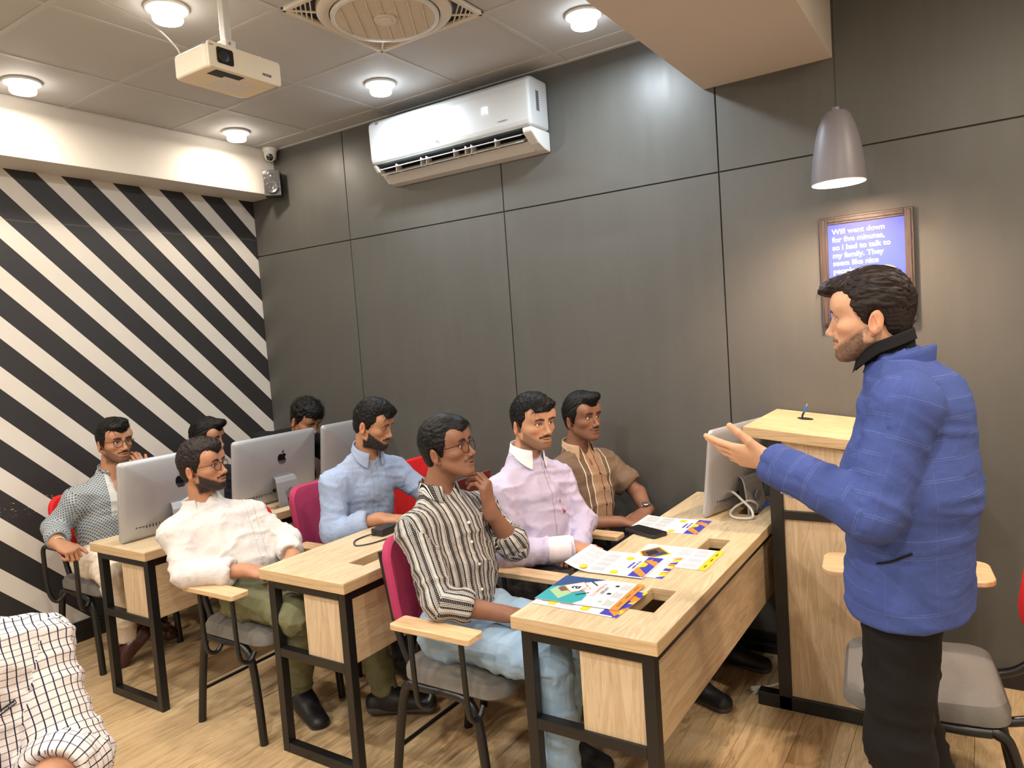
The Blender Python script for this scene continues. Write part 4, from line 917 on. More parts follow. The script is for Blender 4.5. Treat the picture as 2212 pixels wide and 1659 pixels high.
def head_color(P, skin, beard=0, mous=0, brow=1.0, hairc=(.012, .010, .010), lip=None):
    x, y, z = P.T; ay = np.abs(y); C = np.tile(np.asarray(skin), (len(P), 1)); n = vnoise(P*180, 3)
    face = sm(x, .02, .06)
    C = lerp(C, np.asarray(skin)*A_(1.05, .82, .78), .55*np.exp(-((ay-.04)**2+(z+.03)**2)/.0006)*face)        # cheeks
    C = lerp(C, np.asarray(skin)*A_(1.05, .80, .74), .6*sm(ay, .072, .08)*(x < .02))                            # ears
    C = lerp(C, np.asarray(skin)*.62, .55*np.exp(-((ay-.03)**2/.0003+(z+.012)**2/.00006))*face)                  # under the eyes
    lp = np.asarray(lip) if lip is not None else np.asarray(skin)*A_(.86, .58, .56)
    C = lerp(C, lp, .85*np.exp(-((z+.0692)/.0088)**4-(y/.021)**4)*(x > .083))
    C = lerp(C, np.asarray(skin)*.22, .9*np.exp(-((z+.0686)/.0016)**2-(y/.022)**4)*(x > .085))
    zb = .0232-.30*np.maximum(0, ay-.042)-.22*np.maximum(0, .030-ay); th = .0056-.075*np.maximum(0, ay-.035)
    br = np.exp(-((z-zb)/np.maximum(.0018, th))**4)*sm(ay, .008, .013)*(1-sm(ay, .052, .058))*(x > .05)
    C = lerp(C, hairc, brow*br*(.85+.25*n))
    C = lerp(C, np.asarray(skin)*.18, .9*np.exp(-(((ay-.0062)/.0042)**4+((z+.0490)/.0030)**4))*(x > .09))  # shade inside the nostrils, painted into the skin colour
    C = lerp(C, np.asarray(skin)*.55, .5*np.exp(-(((ay-.0325)/.018)**4+((z-.0098)/.0022)**2))*(x > .07))
    ld = np.hypot((ay-.0325)/.0150, z/.0066); C = lerp(C, hairc, .95*np.exp(-((ld-1.02)/.17)**2)*(z > -.001)*(x > .072)); C = lerp(C, np.asarray(skin)*.45, .6*np.exp(-((ld-1.0)/.16)**2)*(z <= -.001)*(x > .072))
    m = beard_mask(P); C = lerp(C, hairc, beard*m*(.80+.25*n))
    C = lerp(C, hairc, mous*mous_mask(P)*(.75+.3*n)); return C
def beard_mask(P):
    x, y, z = P.T; ay = np.abs(y); zl = -.015-.62*np.maximum(0, x-.004)
    m = sm(zl-z, -.004, .014)*sm(x, -.016, -.002)*(1-sm(-z, .110, .130))*(1-sm(ay, .064, .070)*(x < .02))
    lipz = np.exp(-((z+.0685)/.013)**4-(y/.028)**4)*(x > .08); return m*(1-lipz)
def mous_mask(P):
    x, y, z = P.T; return np.exp(-((z+.0550+.22*np.maximum(0, np.abs(y)-.012))/.0052)**4)*(np.abs(y) < .034)*(x > .078)
def hrot(yaw, pitch, roll=0):
    cy, sy, cp, sp = math.cos(yaw), math.sin(yaw), math.cos(pitch), math.sin(pitch)
    f = A_(cy*cp, sy*cp, sp); l = A_(-sy, cy, 0); u = np.cross(f, l); c, s = math.cos(roll), math.sin(roll)
    return np.stack([f, c*l+s*u, -s*l+c*u], 1)
def strands(P, N, comb, n, L, r, rng, lift=.25, curl=0, style_jit=.09):
    """tapered locks lying on a surface"""
    vs, fs = [], []; k = 0
    ids = rng.choice(len(P), n, replace=len(P) < n)
    for i in ids:
        p = P[i].copy(); nn = N[i]; d = comb(P[i]); d = nz(d-nn*(d@nn)+rng.normal(0, style_jit, 3)); Ls = L*(.6+.8*rng.random()); m = 9 if curl > .4 else 6; side = nz(np.cross(nn, d))
        c0 = A_(-.006, 0, .025); R0 = np.linalg.norm(p-c0); cf = 14 if curl > .4 else 6
        for j in range(m):
            t = j/(m-1); q = p+d*Ls*t+side*curl*Ls*math.sin(cf*t+i)
            if curl > .4: q = q+nn*(curl*Ls*math.cos(cf*t+i)*.7+lift*Ls*.4*t)
            else: q = c0+(q-c0)*(R0/np.linalg.norm(q-c0))+nn*(lift*Ls*math.sin(math.pi*min(1, t*1.05))*.6-.0012-.0012*t)
            rr = r*(1-t*.85)*(.6+.4*math.sin(math.pi*(t*.8+.15)))
            for a in (0, 2.09, 4.19): vs.append(q+(nn*math.cos(a)*.6+side*math.sin(a))*rr)
        for j in range(m-1):
            for a in range(3): b = (a+1) % 3; fs.append((k+j*3+a, k+j*3+b, k+j*3+3+b, k+j*3+3+a))
        k += 3*m
    return np.array(vs), np.array(fs)
HAIRLINE = [(.092, .050), (.066, .046), (.050, .026), (.032, .010), (.024, -.012), (.018, -.044), (.004, -.044), (-.004, -.012), (-.026, -.010), (-.036, -.045), (-.046, -.076), (-.10, -.082), (-.15, -.04), (-.15, .2), (.16, .2), (.16, .072), (.115, .054)]
def hair_mesh(style, rng):
    p = [Ell((-.006, 0, .034), (.1005, .0845, .0960)), Ell((-.040, 0, -.022), (.052, .063, .052), .02)]
    vol = style.get('vol', 1.0)
    p += [Ell((.015, 0, .085), (.085, .066, .045*vol), .03)]
    for c, r in style.get('lumps', ()): p.append(Ell(c, r, .015))
    if style.get('curly'):
        for _ in range(230):
            a = rng.random()*6.283; t = rng.random()**.7*1.5; q = A_(math.sin(t)*math.cos(a)*.098+.004, math.sin(t)*math.sin(a)*.082, .045+math.cos(t)*.092)
            p.append(Ell(q, (rng.uniform(.009, .016),)*3, .006))
    p.append(Poly(style.get('line', HAIRLINE), .012))
    for s in (1, -1): p.append(Ell((-.014, s*.088, -.018), (.0215, .026, .036), .006, op='s'))
    P, Q = sdf(p, style.get('res', .0036)); P = relax(P, Q, 1); N = normals(P, Q)
    cd = nz(style.get('comb', (-.9, .35, 0))); 
    comb = lambda q: cd if q[2] > .03 else A_(-.35, 0, -1)
    a = P-np.outer(P@cd, cd)*.93; n1 = vnoise(a*170, 5); n2 = vnoise(a*360, 9); low = sm(P[:, 2], -.02, .05)
    hd = style.get('rough', 1.0); P = P+N*((n1-.5)*.0060*(.3+.7*low)*hd+(n2-.5)*.0022*hd)[:, None]
    top = P[:, 2] > style.get('smin', .02)
    S, F = strands(P[top], N[top], comb, style.get('n', 700), style.get('len', .048), .0011, rng, style.get('lift', .05), style.get('curl', .05))
    return np.concatenate([P, S]), np.concatenate([Q, F+len(P)])

# ---- hand in its own frame: x to the fingers, y to the thumb side, z = back of the hand
def hand_prims(curl=.3, spread=.05, thumb=(.75, .62, -.25), tflex=.3, curls=None, elbow=None, sc=1.0, farm=(.043, .0255)):
    p = [Ell((.048, 0, -.003), (.052, .038, .0145), .01), Cap((-.03, 0, 0), (.015, 0, 0), .0215, .0195, .015, (0, 1, 0), 1.28)]
    tips = []
    B = [(.088, .0285), (.092, .0095), (.088, -.0100), (.080, -.0275)]; L = [(.043, .026, .021), (.047, .029, .022), (.043, .027, .021), (.034, .021, .019)]
    for i, ((bx, by), seg) in enumerate(zip(B, L)):
        p.append(Cap((.01, by*.55, 0), (bx, by, 0), .0115, .0102, .012))
        c = curls[i] if curls else curl; yaw = spread*(1.2-i*.9); an = 0; q = A_(bx, by, 0); R0 = (.0094, .0086, .0079, .0068) if i < 3 else (.0082, .0075, .0068, .0060)
        for j, (ln, fx_) in enumerate(zip(seg, (1.15, 1.6, 1.0))):
            an += c*fx_; d = A_(math.cos(an)*math.cos(yaw), math.sin(yaw), -math.sin(an)); e = q+d*ln
            p.append(Cap(q, e, R0[j], R0[j+1], .0035)); q = e
        tips.append((q, A_(math.sin(an), 0, math.cos(an))))
    q = A_(.020, .024, -.004); d = nz(thumb); e = q+d*.046; p.append(Cap(q, e, .0155, .0115, .014)); q = e
    d = nz(d+A_(tflex*.8, -tflex*.35, -tflex*.35)); e = q+d*.034; p.append(Cap(q, e, .0112, .0098, .004)); q = e
    d = nz(d+A_(tflex*.8, -tflex*.3, -tflex*.35)); e = q+d*.027; p.append(Cap(q, e, .0098, .0080, .004)); tips.append((e, nz(A_(.2, .3, .8))))
    for o in p:
        for at in ('a', 'b', 'c', 'r', 'lo', 'hi'):
            if hasattr(o, at): setattr(o, at, getattr(o, at)*sc)
        if isinstance(o, Cap): o.ra *= sc; o.rb *= sc
    if elbow is not None: p.append(Cap((-.01, 0, 0), elbow, farm[1], farm[0], .02))
    return p, tips
def hand_mesh(wrist, d, palm, side, skin, elbow, res=.003, sc=1.0, **kw):
    """side +1 right, -1 left"""
    X = nz(d); Z = -nz(palm); Z = nz(Z-X*(Z@X)); Yv = np.cross(Z, X)*side; Rm = np.stack([X, Yv, Z], 1); w_ = A_(*wrist)
    el = Rm.T @ (A_(*elbow)-w_); p, tips = hand_prims(elbow=el, sc=sc, **kw); P, Q = sdf(p, res); P = relax(P, Q, 1, .4)
    C = np.tile(np.asarray(skin), (len(P), 1)); C = lerp(C, np.asarray(skin)*A_(1.16, 1.04, 1.0), .6*sm(-P[:, 2], .004, .014)*(P[:, 0] > .0))
    for t, n in tips: dd = np.linalg.norm(P-t*sc, axis=1); C = lerp(C, np.asarray(skin)*A_(1.25, 1.05, 1.0), .8*(1-sm(dd, .008, .012))*sm((P-t*sc)@n, .002, .005))
    P = P @ Rm.T+w_
    if side < 0: Q = Q[:, ::-1]
    return P, Q, C, Rm
# ---- garments
def uv_for(P, Q, bones, planar=False):
    """bones: (a, b, ref, lat, ws, R, v0, prio) -> per corner uv in metres"""
    c = P[Q].mean(1); best = np.full(len(Q), 1e9); bi = np.zeros(len(Q), int)
    fn = np.cross(P[Q[:, 2]]-P[Q[:, 0]], P[Q[:, 3]]-P[Q[:, 1]]); fn = fn/np.maximum(1e-12, np.linalg.norm(fn, axis=1))[:, None]
    for i, (a, b, ref, lat, ws, R, v0, pr) in enumerate(bones):
        a, b = A_(*a), A_(*b); d = b-a; x = c-a; q = (x@lat)*(1/ws-1); x2 = x+np.outer(q, lat); h = np.clip(x2@d/(d@d), 0, 1); ds = np.linalg.norm(x2-np.outer(h, d), axis=1)/R+pr
        if planar: ds = ds+(.9*np.clip(np.abs(fn@lat)-.55, 0, 1)*(x@d > .6*(d@d)) if i == 0 else .9*np.clip(-(fn@nz(d))-.45, 0, 1))
        m = ds < best; best[m] = ds[m]; bi[m] = i
    uv = np.zeros((len(Q), 4, 2)); reg = bi
    for i, (a, b, ref, lat, ws, R, v0, pr) in enumerate(bones):
        m = bi == i
        if not m.any(): continue
        a, b = A_(*a), A_(*b); ax = nz(b-a); fr = nz(ref-ax*(ref@ax)); sd = np.cross(ax, fr)
        def co(p): x = p-a; s_ = x@sd; 
        X = P[Q[m]]-a; S_ = X@sd/ws; F_ = X@fr; ang = np.arctan2(S_, F_); Xc = c[m]-a; ac = np.arctan2(Xc@sd/ws, Xc@fr)[:, None]
        ang = ac+((ang-ac+np.pi) % (2*np.pi)-np.pi); uv[m, :, 0] = ang*R+(5.04 if i else 0); uv[m, :, 1] = X@ax+v0
        if planar and i == 0: uv[m, :, 0] = X@lat; uv[m, :, 1] = X@ax-.8*(X@fr)
    return uv, reg
def wrinkle(P, Q, uv, reg, amp=.004, seed=0, limb=None):
    N = normals(P, Q); U = np.zeros((len(P), 2)); U[Q.ravel()] = uv.reshape(-1, 2); rg = np.zeros(len(P), int); rg[Q.ravel()] = np.repeat(reg, 4)
    g = lambda s, fu, fv, o: vnoise(np.stack([U[:, 0]*fu+o, U[:, 1]*fv+U[:, 0]*fu*.5, rg*7.3+s], 1), seed+s)
    ridge = lambda n: np.clip(1-np.abs(2*n-1)*1.3, 0, 1)**2*1.5
    a = ridge(g(1, 6, 20, 0))*.8+ridge(g(2, 11, 9, 3))*.6+(g(3, 34, 34, 1)-.5)*.25+ridge(g(4, 14, 34, 2))*.35-.2
    return P+N*(amp*(a-.5))[:, None]
def limb_ref(a, b, c):
    n = np.cross(A_(*b)-A_(*a), A_(*c)-A_(*b)); return nz(n) if np.linalg.norm(n) > 1e-4 else A_(0, 0, 1)
def at_uv(P, Q, a, ax, lat, fr, u, v):
    c = P[Q].mean(1)-a; n = np.cross(P[Q[:, 2]]-P[Q[:, 0]], P[Q[:, 3]]-P[Q[:, 1]]); n = n/np.maximum(1e-12, np.linalg.norm(n, axis=1))[:, None]
    i = np.argmin((c@lat-u)**2+(c@ax-v)**2+np.where(n@fr > .25, 0, 1)-.05*np.clip(c@fr, 0, .2)); return P[Q[i]].mean(0), n[i]
def disc(c, n, r, t, k=10):
    Rm = np.array(V(n).to_track_quat('Z', 'Y').to_matrix()); ring = lambda rr, z: [A_(*c)+Rm@A_(rr*math.cos(6.2832*i/k), rr*math.sin(6.2832*i/k), z) for i in range(k)]
    return MB().add(ring(r, -.001)+ring(r, t*.7)+ring(r*.7, t), [(i, (i+1) % k, k+(i+1) % k, k+i) for i in range(k)]+[(k+i, k+(i+1) % k, 2*k+(i+1) % k, 2*k+i) for i in range(k)]+[tuple(range(2*k, 3*k))])
def collar(root, c, ax, fr, r, mat, open_=.5, h=.038, drop=.03, point=.035, flare=.022, name='collar', hb=None):
    """shirt collar: stand and folded leaf round the neck.  ax = neck axis, fr = front"""
    ax, fr = nz(ax), nz(fr); fr = nz(fr-ax*(fr@ax)); sd = np.cross(ax, fr); c = A_(*c); n = 40; vs = []; fs = []
    for i in range(n+1):
        t = open_*.5+(2*math.pi-open_)*i/n; e = math.cos(t); front = max(0, e)**1.5; e_f = min(1, min(i, n-i)/7.0); dirv = fr*math.cos(t)+sd*math.sin(t)*1.08
        back = (1-e)/2; rr = r*(1+.10*front); top = (h if hb is None else hb)*back+h*.55*(1-back); base = -.012-.012*front
        low = top-drop-point*max(0, 1-min(i, n-i)/8.0)*1.0
        fl = flare*(1+.5*front-.72*back)
        vs += [c+dirv*rr*.985+ax*base, c+dirv*rr+ax*top, c+dirv*(rr+.006)+ax*(top+.002), c+dirv*(rr+fl*.55)+ax*(top*.4+low*.6), c+dirv*(rr+fl)+ax*low]
    for i in range(n):
        for j in range(4): a = i*5+j; fs.append((a, a+1, a+6, a+5))
    uvv = None; o = mesh_np(name, np.array(vs), np.array(fs), mat, root, uv=np.tile(A_(.1, .1), (len(fs)*4, 1))+np.array([[vs[k]@sd, vs[k]@ax] for f in fs for k in f]))
    md = o.modifiers.new('thick', 'SOLIDIFY'); md.thickness = .0028; md.offset = 0; md2 = o.modifiers.new('sub', 'SUBSURF'); md2.levels = md2.render_levels = 1; return o
def shoe(root, ankle, toe, mat, sole, L=.27, loafer=False):
    a = A_(*ankle); d = nz(A_(*toe)); up0 = A_(0, 0, 1); lat = nz(np.cross(up0, d)); up = np.cross(d, lat); g = a-up*.085*1.0
    hl = g-d*.055; tp = g+d*(L-.085)
    pr = [Cap(hl+up*.04, g+d*.06+up*.045, .036, .038, .02, lat, 1.0), Cap(g+d*.03+up*.045, tp+up*.028, .04, .027, .03, lat, 1.28), Cap(hl+up*.018, tp+up*.016, .030, .030, .02, lat, 1.3)]
    if not loafer: pr.append(Cap(g+up*.05, a+up*.02, .042, .046, .02))
    pr.append(Ell(g-up*.1+d*.06, (.3, .3, .1), .004, np.stack([d, lat, up], 1), op='s'))
    if loafer: pr.append(Ell(a+up*.02+d*.01, (.055, .034, .055), .01, np.stack([d, lat, up], 1), op='s'))
    P, Q = sdf(pr, .006); s = mesh_np('shoe', P, Q, mat, root)
    P2, Q2 = sdf([Cap(hl+up*.014, tp+up*.012, .034, .033, .02, lat, 1.3), Ell(g-up*.1+d*.06, (.3, .3, .1), .003, np.stack([d, lat, up], 1), op='s'), Ell(g+up*.124+d*.06, (.3, .3, .1), .003, np.stack([d, lat, up], 1), op='s')], .006)
    o = mesh_np('sole', P2, Q2, sole, None, loc=tuple(root.location)); o.location = (0, 0, 0); o.parent = s
def glasses(root, H, Rh, s, rw=.0255, rh=.0215):
    T = lambda p: H+Rh@(A_(*p)*s); g = None
    m = MB()
    for sd in (1, -1):
        ring = [T((.1025-.10*abs(math.cos(a)*rw)*0-.18*max(0, (abs(sd*.033+math.cos(a)*rw)-.03)), sd*.034+math.cos(a)*rw, -.004+math.sin(a)*rh*(1 if math.sin(a) > 0 else 1.05))) for a in np.linspace(0, 2*math.pi, 28, endpoint=False)]
        m.tube(ring, .00125, 6, closed=True)
        m.tube([T((.099-.0045, sd*.0595, .006)), T((.085, sd*.072, .006)), T((.02, sd*.080, .002)), T((-.012, sd*.083, -.002)), T((-.022, sd*.081, -.02))], .0013, 6)
    m.tube([T((.1015, .010, .004)), T((.108, 0, .007)), T((.1015, -.010, .004))], .0013, 6)
    o = m.build('glasses', PM['wire'], root, smooth=True)
    for sd in (1, -1):
        ring = [T((.1025-.18*max(0, (abs(sd*.033+math.cos(a)*rw)-.03)), sd*.034+math.cos(a)*rw*.96, -.004+math.sin(a)*rh*.96)) for a in np.linspace(0, 2*math.pi, 28, endpoint=False)]
        l = MB().add(ring, [tuple(range(28))]).build('lens', PM['lens'], None); l.location = (0, 0, 0); l.data.transform(Matrix.Translation(-V(root.location))); l.parent = o

# ---- a whole person
def person(label, H, yaw, pitch, N, SR, SL, P, arms, legs, skin, hair, shirt, trousers, roll=0, s=.96, sj=1.0, beard=0, mous=0, beard_disp=0, gl=None, hres=.003, sleeve=('long', 'long'), hairm='hair', col=None, buttons=None, shoes='shoe', mouth=0, amp=.005, belly=0.0, hem=None, torso_r=(.122, .118, .112), ws=1.32, jacket=False, seed=1, cloth_res=.008, neckline=.0, gaze=None, arm_r=(.062, .050, .043), leg_r=(.088, .066, .052), cuff=None, toes=None, shirtname='shirt', lip=None, showlegs=True):
    rng = np.random.default_rng(seed); H, N, SR, SL, P = (A_(*q) for q in (H, N, SR, SL, P))
    Rh = hrot(yaw, pitch, roll); lat = nz(SL-SR); up = nz(N-P); fr = nz(np.cross(lat, up)); C = (SR+SL)/2
    hs = A_(s, s*sj, s)
    # --- skin: head and neck
    nb = (Rh.T@(N-H))/hs; Pv, Q = sdf(head_prims(nb, jaw=sj, mouth=mouth), hres); Pv = relax(Pv, Q, 1, .35)
    if beard_disp: Nn = normals(Pv, Q); Pv = Pv+Nn*(np.clip(beard_mask(Pv), 0, 1)*beard_disp*(.6+.8*vnoise(Pv*260, 4))+mous_mask(Pv)*beard_disp*.5)[:, None]
    col_ = head_color(Pv, skin, beard, mous, lip=lip); VV = [H+(Pv*hs)@Rh.T]; QQ = [Q]; CC = [col_]; nv = len(Pv)
    # --- hands and forearms
    for side, k_ in ((1, 'R'), (-1, 'L')):
        a = arms[k_]; p, q, c, _ = hand_mesh(a['w'], a['d'], a['n'], side, skin, a['e'], res=a.get('res', .0032), **a.get('kw', {})); VV.append(p); QQ.append(q+nv); CC.append(c); nv += len(p)
    # --- trunk and limbs under the clothes
    tr = [Cap(P, P*.45+C*.55, .10, .10, .05, lat, ws), Cap(P*.45+C*.55, C-up*.04, .10, .095, .05, lat, ws), Cap(SR, SL, .05, .05, .05), Cap(C-up*.02, N+up*.0, .07, .052, .05)]
    for k_, S_ in (('R', SR), ('L', SL)): tr.append(Cap(S_, arms[k_]['e'], .045, .036, .03)); tr.append(Cap(arms[k_]['e'], arms[k_]['w'], .036, .022, .02))
    for k_ in 'RL': h, kn, an = (A_(*q) for q in legs[k_]); tr += [Cap(h, kn, .072, .05, .04), Cap(kn, an, .048, .032, .03)]
    p, q = sdf(tr, .014); VV.append(p); QQ.append(q+nv); CC.append(np.tile(np.asarray(skin), (len(p), 1))); nv += len(p)
    base = (float(P[0]), float(P[1]), 0.0)
    body = mesh_np('person', np.concatenate(VV), np.concatenate(QQ), PM['skin'], col=np.concatenate(CC), loc=base); tag(body, label, 'person', 'people in the training room')
    # --- eyes
    for sd in (1, -1):
        g = nz(A_(1, 0, 0) if gaze is None else Rh.T@nz(A_(*gaze))); n1, n2 = 14, 20; Rg = np.array(V(g).to_track_quat('Z', 'Y').to_matrix()); vs = []; cs = []
        for i in range(n1+1):
            th = math.pi*(i/n1)**1.35
            for j in range(n2):
                ph = 6.2832*j/n2; vs.append(A_(.0738, sd*.032, 0)+Rg@(A_(math.sin(th)*math.cos(ph), math.sin(th)*math.sin(ph), math.cos(th))*.0126)); cs.append((.006, .005, .005) if th < .2 else ((.035, .016, .008) if th < .47 else (.62, .58, .54)))
        fs = [(i*n2+j, i*n2+(j+1) % n2, (i+1)*n2+(j+1) % n2, (i+1)*n2+j) for i in range(n1) for j in range(n2)]
        mesh_np('eye', H+(np.array(vs)*hs)@Rh.T, np.array(fs), PM['eye'], body, col=np.array(cs))
    # --- hair
    hp, hq = hair_mesh(hair, rng); mesh_np('hair', H+(hp*hs)@Rh.T, hq, PM[hairm], body)
    if gl: glasses(body, H, Rh, hs, *gl)
    # --- shirt
    mid = P*.5+C*.5+fr*(.0+belly*.5); wsx = ws
    pr = [Cap(P-up*.01 if not jacket else hem[0], mid, torso_r[0] if not jacket else hem[1], torso_r[1]+belly, .06, lat, wsx*(.98 if not jacket else 1.1)), Cap(mid, C-up*.05, torso_r[1]+belly, torso_r[2], .06, lat, wsx*1.02), Cap(SR-up*.012, SL-up*.012, .056, .056, .05), Cap(C-up*.03-fr*.005, N+up*.002, .085, .064, .05, lat, 1.1), Cap(N-up*.035, SR-up*.004, .052, .050, .04), Cap(N-up*.035, SL-up*.004, .052, .050, .04)]
    bones = [(P-up*.05, N, fr, lat, ws, .128, 0.0, 0.0)]
    for k_, S_ in (('R', SR), ('L', SL)):
        e, w_ = A_(*arms[k_]['e']), A_(*arms[k_]['w']); st = sleeve[0 if k_ == 'R' else 1]; ref = limb_ref(S_, e, w_); out = nz(S_-C)
        S2 = S_-out*.014-up*.008; lz = A_(0, 0, 1)
        if st == 'short':
            en = S_+(e-S_)*.62; pr.append(Cap(S2, en, arm_r[0], arm_r[0]*.98, .045)); R_ = arm_r[0]*1.35; dd = nz(e-S_); pr.append(Cap(en+dd*(R_+.012), en+dd*(R_+.09), R_, R_, .004, op='s'))
            bones.append((S_, e, ref, lz, 1.0, arm_r[1], .0, .0))
        else:
            f_ = {'long': .93, 'roll': .34, 'elbow': .22, 'half': .62}[st]; en = e+(w_-e)*f_; r1 = arm_r[1]+(arm_r[2]-arm_r[1])*f_
            pr += [Cap(S2, e, arm_r[0]*.94, arm_r[1], .035), Cap(e, en, arm_r[1], r1, .03)]
            if st != 'long': pr.append(Cap(e+(w_-e)*(f_-.16), en, r1*1.09, r1*1.12, .008))
            R_ = r1*(1.4 if st in ('long', 'half') else 1.16); dd = nz(w_-e); pr.append(Cap(en+dd*(R_+.012), en+dd*(R_+.03), R_, R_, .004, op='s'))
            L1 = np.linalg.norm(e-S_); bones += [(S_, e, ref, lz, 1.0, arm_r[1], .0, .15), (e, w_, ref, lz, 1.0, arm_r[1], L1, .15)]
    if neckline:                                   # open front at the throat
        pr.append(Cap(N+fr*.075+up*.03, N+fr*.105-up*neckline, .042, .006, .006, lat, 1.0, op='s'))
    pr.append(Cap(N-up*.015, N+up*.12+fr*.02, .050, .06, .006, op='s'))
    if jacket: pr.append(Ell(hem[2], hem[3], .01, op='s'))
    p, q = sdf(pr, cloth_res); p = relax(p, q, 1, .4); uv, reg = uv_for(p, q, bones, not jacket); p = wrinkle(p, q, uv, reg, amp, seed)
    sh = mesh_np(shirtname, p, q, shirt, body, uv=uv); p_sh, q_sh = p, q
    if buttons:
        for v_ in buttons[1]:
            c_, n_ = at_uv(p, q, P-up*.05, up, lat, fr, buttons[2] if len(buttons) > 2 else .003, v_); b = disc(c_, n_, .0055, .0025).build('button', buttons[0], None); b.data.transform(Matrix.Translation(-V(base))); b.parent = sh
    if col: collar(body, N+up*col.get('z', .012)+fr*col.get('f', .004), nz(up*.7+nz(H-N)*.5), fr, col.get('r', .060), col.get('mat') or shirt, **{k: v for k, v in col.items() if k in ('open_', 'h', 'drop', 'point', 'flare', 'hb')})
    if jacket:
        collar(body, N-up*.006-fr*.010, nz(up*.95-fr*.06), fr, .074, shirt, open_=.8, h=.012, hb=.056, drop=.058, point=.07, flare=.012, name='lapel')
        def stick(pt, nv): i = np.argmin(np.linalg.norm(p-A_(*pt), axis=1)); return p[i]+A_(*nv)*.004
        q0, q1, q2 = stick((4.17, -1.66, .985), (0, -1, 0)), stick((4.22, -1.66, 1.0), (0, -1, 0)), stick((4.28, -1.66, 1.012), (0, -1, 0))
        mb = MB().tube([tuple(v) for v in smoothpath([tuple(q0), tuple((q0+q2)/2*.5+q1*.5+A_(0, -.002, 0)), tuple(q2)], 5)], .0028, 6); b = mb.build('pocket_welt', trousers, None); b.data.transform(Matrix.Translation(-V(base))); b.parent = sh
        for i in range(4):
            c_ = A_(*arms['L']['w'])*(.86-.035*i)+A_(*arms['L']['e'])*(.14+.035*i)+A_(0, -.02, -.06); i_ = np.argmin(np.linalg.norm(p-c_, axis=1)); nn_ = nz(p[i_]-(A_(*arms['L']['w'])*.8+A_(*arms['L']['e'])*.2)); b = disc(p[i_], nn_*A_(.2, 1, 1), .006, .004).build('button', PM['gbutton'], None); b.data.transform(Matrix.Translation(-V(base))); b.parent = sh
    if cuff:
        for k_ in 'RL':
            if k_ in cuff[1]:
                e, w_ = A_(*arms[k_]['e']), A_(*arms[k_]['w']); d = nz(w_-e); R_ = arm_r[2]*1.4; cp = [Cap(w_-d*.075, w_-d*.018, arm_r[2]*1.17, arm_r[2]*1.15, .01), Cap(w_+d*(R_-.006), w_+d*(R_+.08), R_, R_, .003, op='s')]
                a, b = sdf(cp, .005); mesh_np('cuff', a, b, cuff[0], body, uv=np.zeros((len(b), 4, 2))+a[b][:, :, :2])
    # --- trousers
    if showlegs:
        hr = .082 if jacket else .108; pr = [Cap(A_(*legs['R'][0]), A_(*legs['L'][0]), hr, hr, .05)]; bones = []
        for k_ in 'RL':
            h, kn, an = (A_(*q_) for q_ in legs[k_]); d = nz(an-kn); pr += [Cap(h, kn, leg_r[0], leg_r[1], .05), Cap(kn, an-d*.01, leg_r[1], leg_r[2], .025)]
            ref = limb_ref(h, kn, an); L1 = np.linalg.norm(kn-h); bones += [(h, kn, ref, A_(0, 0, 1), 1.0, .075, 0, 0), (kn, an, ref, A_(0, 0, 1), 1.0, .06, L1, 0)]
        for k_ in 'RL': h, kn, an = (A_(*q_) for q_ in legs[k_]); d = nz(an-kn); R_ = leg_r[2]*1.4; pr.append(Cap(an+d*(R_-.0), an+d*(R_+.09), R_, R_, .004, op='s'))
        p, q = sdf(pr, .009); p = relax(p, q, 1, .4); uv, reg = uv_for(p, q, bones); p = wrinkle(p, q, uv, reg, amp*1.2, seed+9); mesh_np('trousers', p, q, trousers, body, uv=uv)
        if shoes:
            for k_ in 'RL': shoe(body, legs[k_][2], (toes or {}).get(k_, fr*1.0*A_(1, 1, 0)), PM[shoes], PM['sole' if shoes == 'shoe' else 'loafer'], loafer=shoes == 'loafer', L=.235 if shoes == 'loafer' else .27)
    return body, sh, (p_sh, q_sh, P-up*.05, up, lat, fr, base)
# ------------------------------------------------------------------ the ten people
D2 = math.radians
lin = lambda r, g, b: np.array(srgb(r, g, b)[:3])
SK = dict(fair=lin(204, 158, 126), lav=lin(190, 142, 110), mid=lin(176, 128, 98), tan=lin(162, 116, 88), deep=lin(134, 94, 72))
def arm(e, w, d, n, **kw): return dict(e=e, w=w, d=d, n=n, kw=kw)
HS = dict(
    swept=dict(vol=1.1, lumps=[((.075, -.015, .085), (.035, .05, .026)), ((.03, .03, .10), (.05, .04, .03))], comb=(-.6, .8, .1)),
    side=dict(vol=1.15, lumps=[((.072, .02, .082), (.036, .048, .026)), ((.085, -.03, .062), (.02, .025, .018))], comb=(.55, -.8, 0)),
    flat=dict(vol=.95, lumps=[((.075, .015, .078), (.032, .045, .02)), ((.078, -.03, .06), (.022, .022, .018))], comb=(.7, .7, 0)),
    quiff=dict(vol=1.2, lumps=[((.085, 0, .10), (.034, .05, .03)), ((.105, .01, .105), (.02, .035, .02))], comb=(.85, .2, .5), lift=.10),
    wavy=dict(vol=1.0, lumps=[((.07, .0, .085), (.035, .05, .025))], comb=(-.5, .8, .2), lift=.10, curl=.22, n=600, len=.036),
    presenter=dict(vol=.8, res=.003, lumps=[((.080, 0, .088), (.042, .052, .024)), ((.108, .012, .080), (.020, .036, .015))], comb=(.9, .25, .1), lift=.06, n=800, len=.036),
    curly=dict(vol=1.25, curly=True, lumps=[((.06, 0, .09), (.045, .06, .035))], comb=(.6, .3, .6), lift=.5, curl=.45, n=520, len=.026),
)

def seat_person(*a, **k): return person(*a, **k)
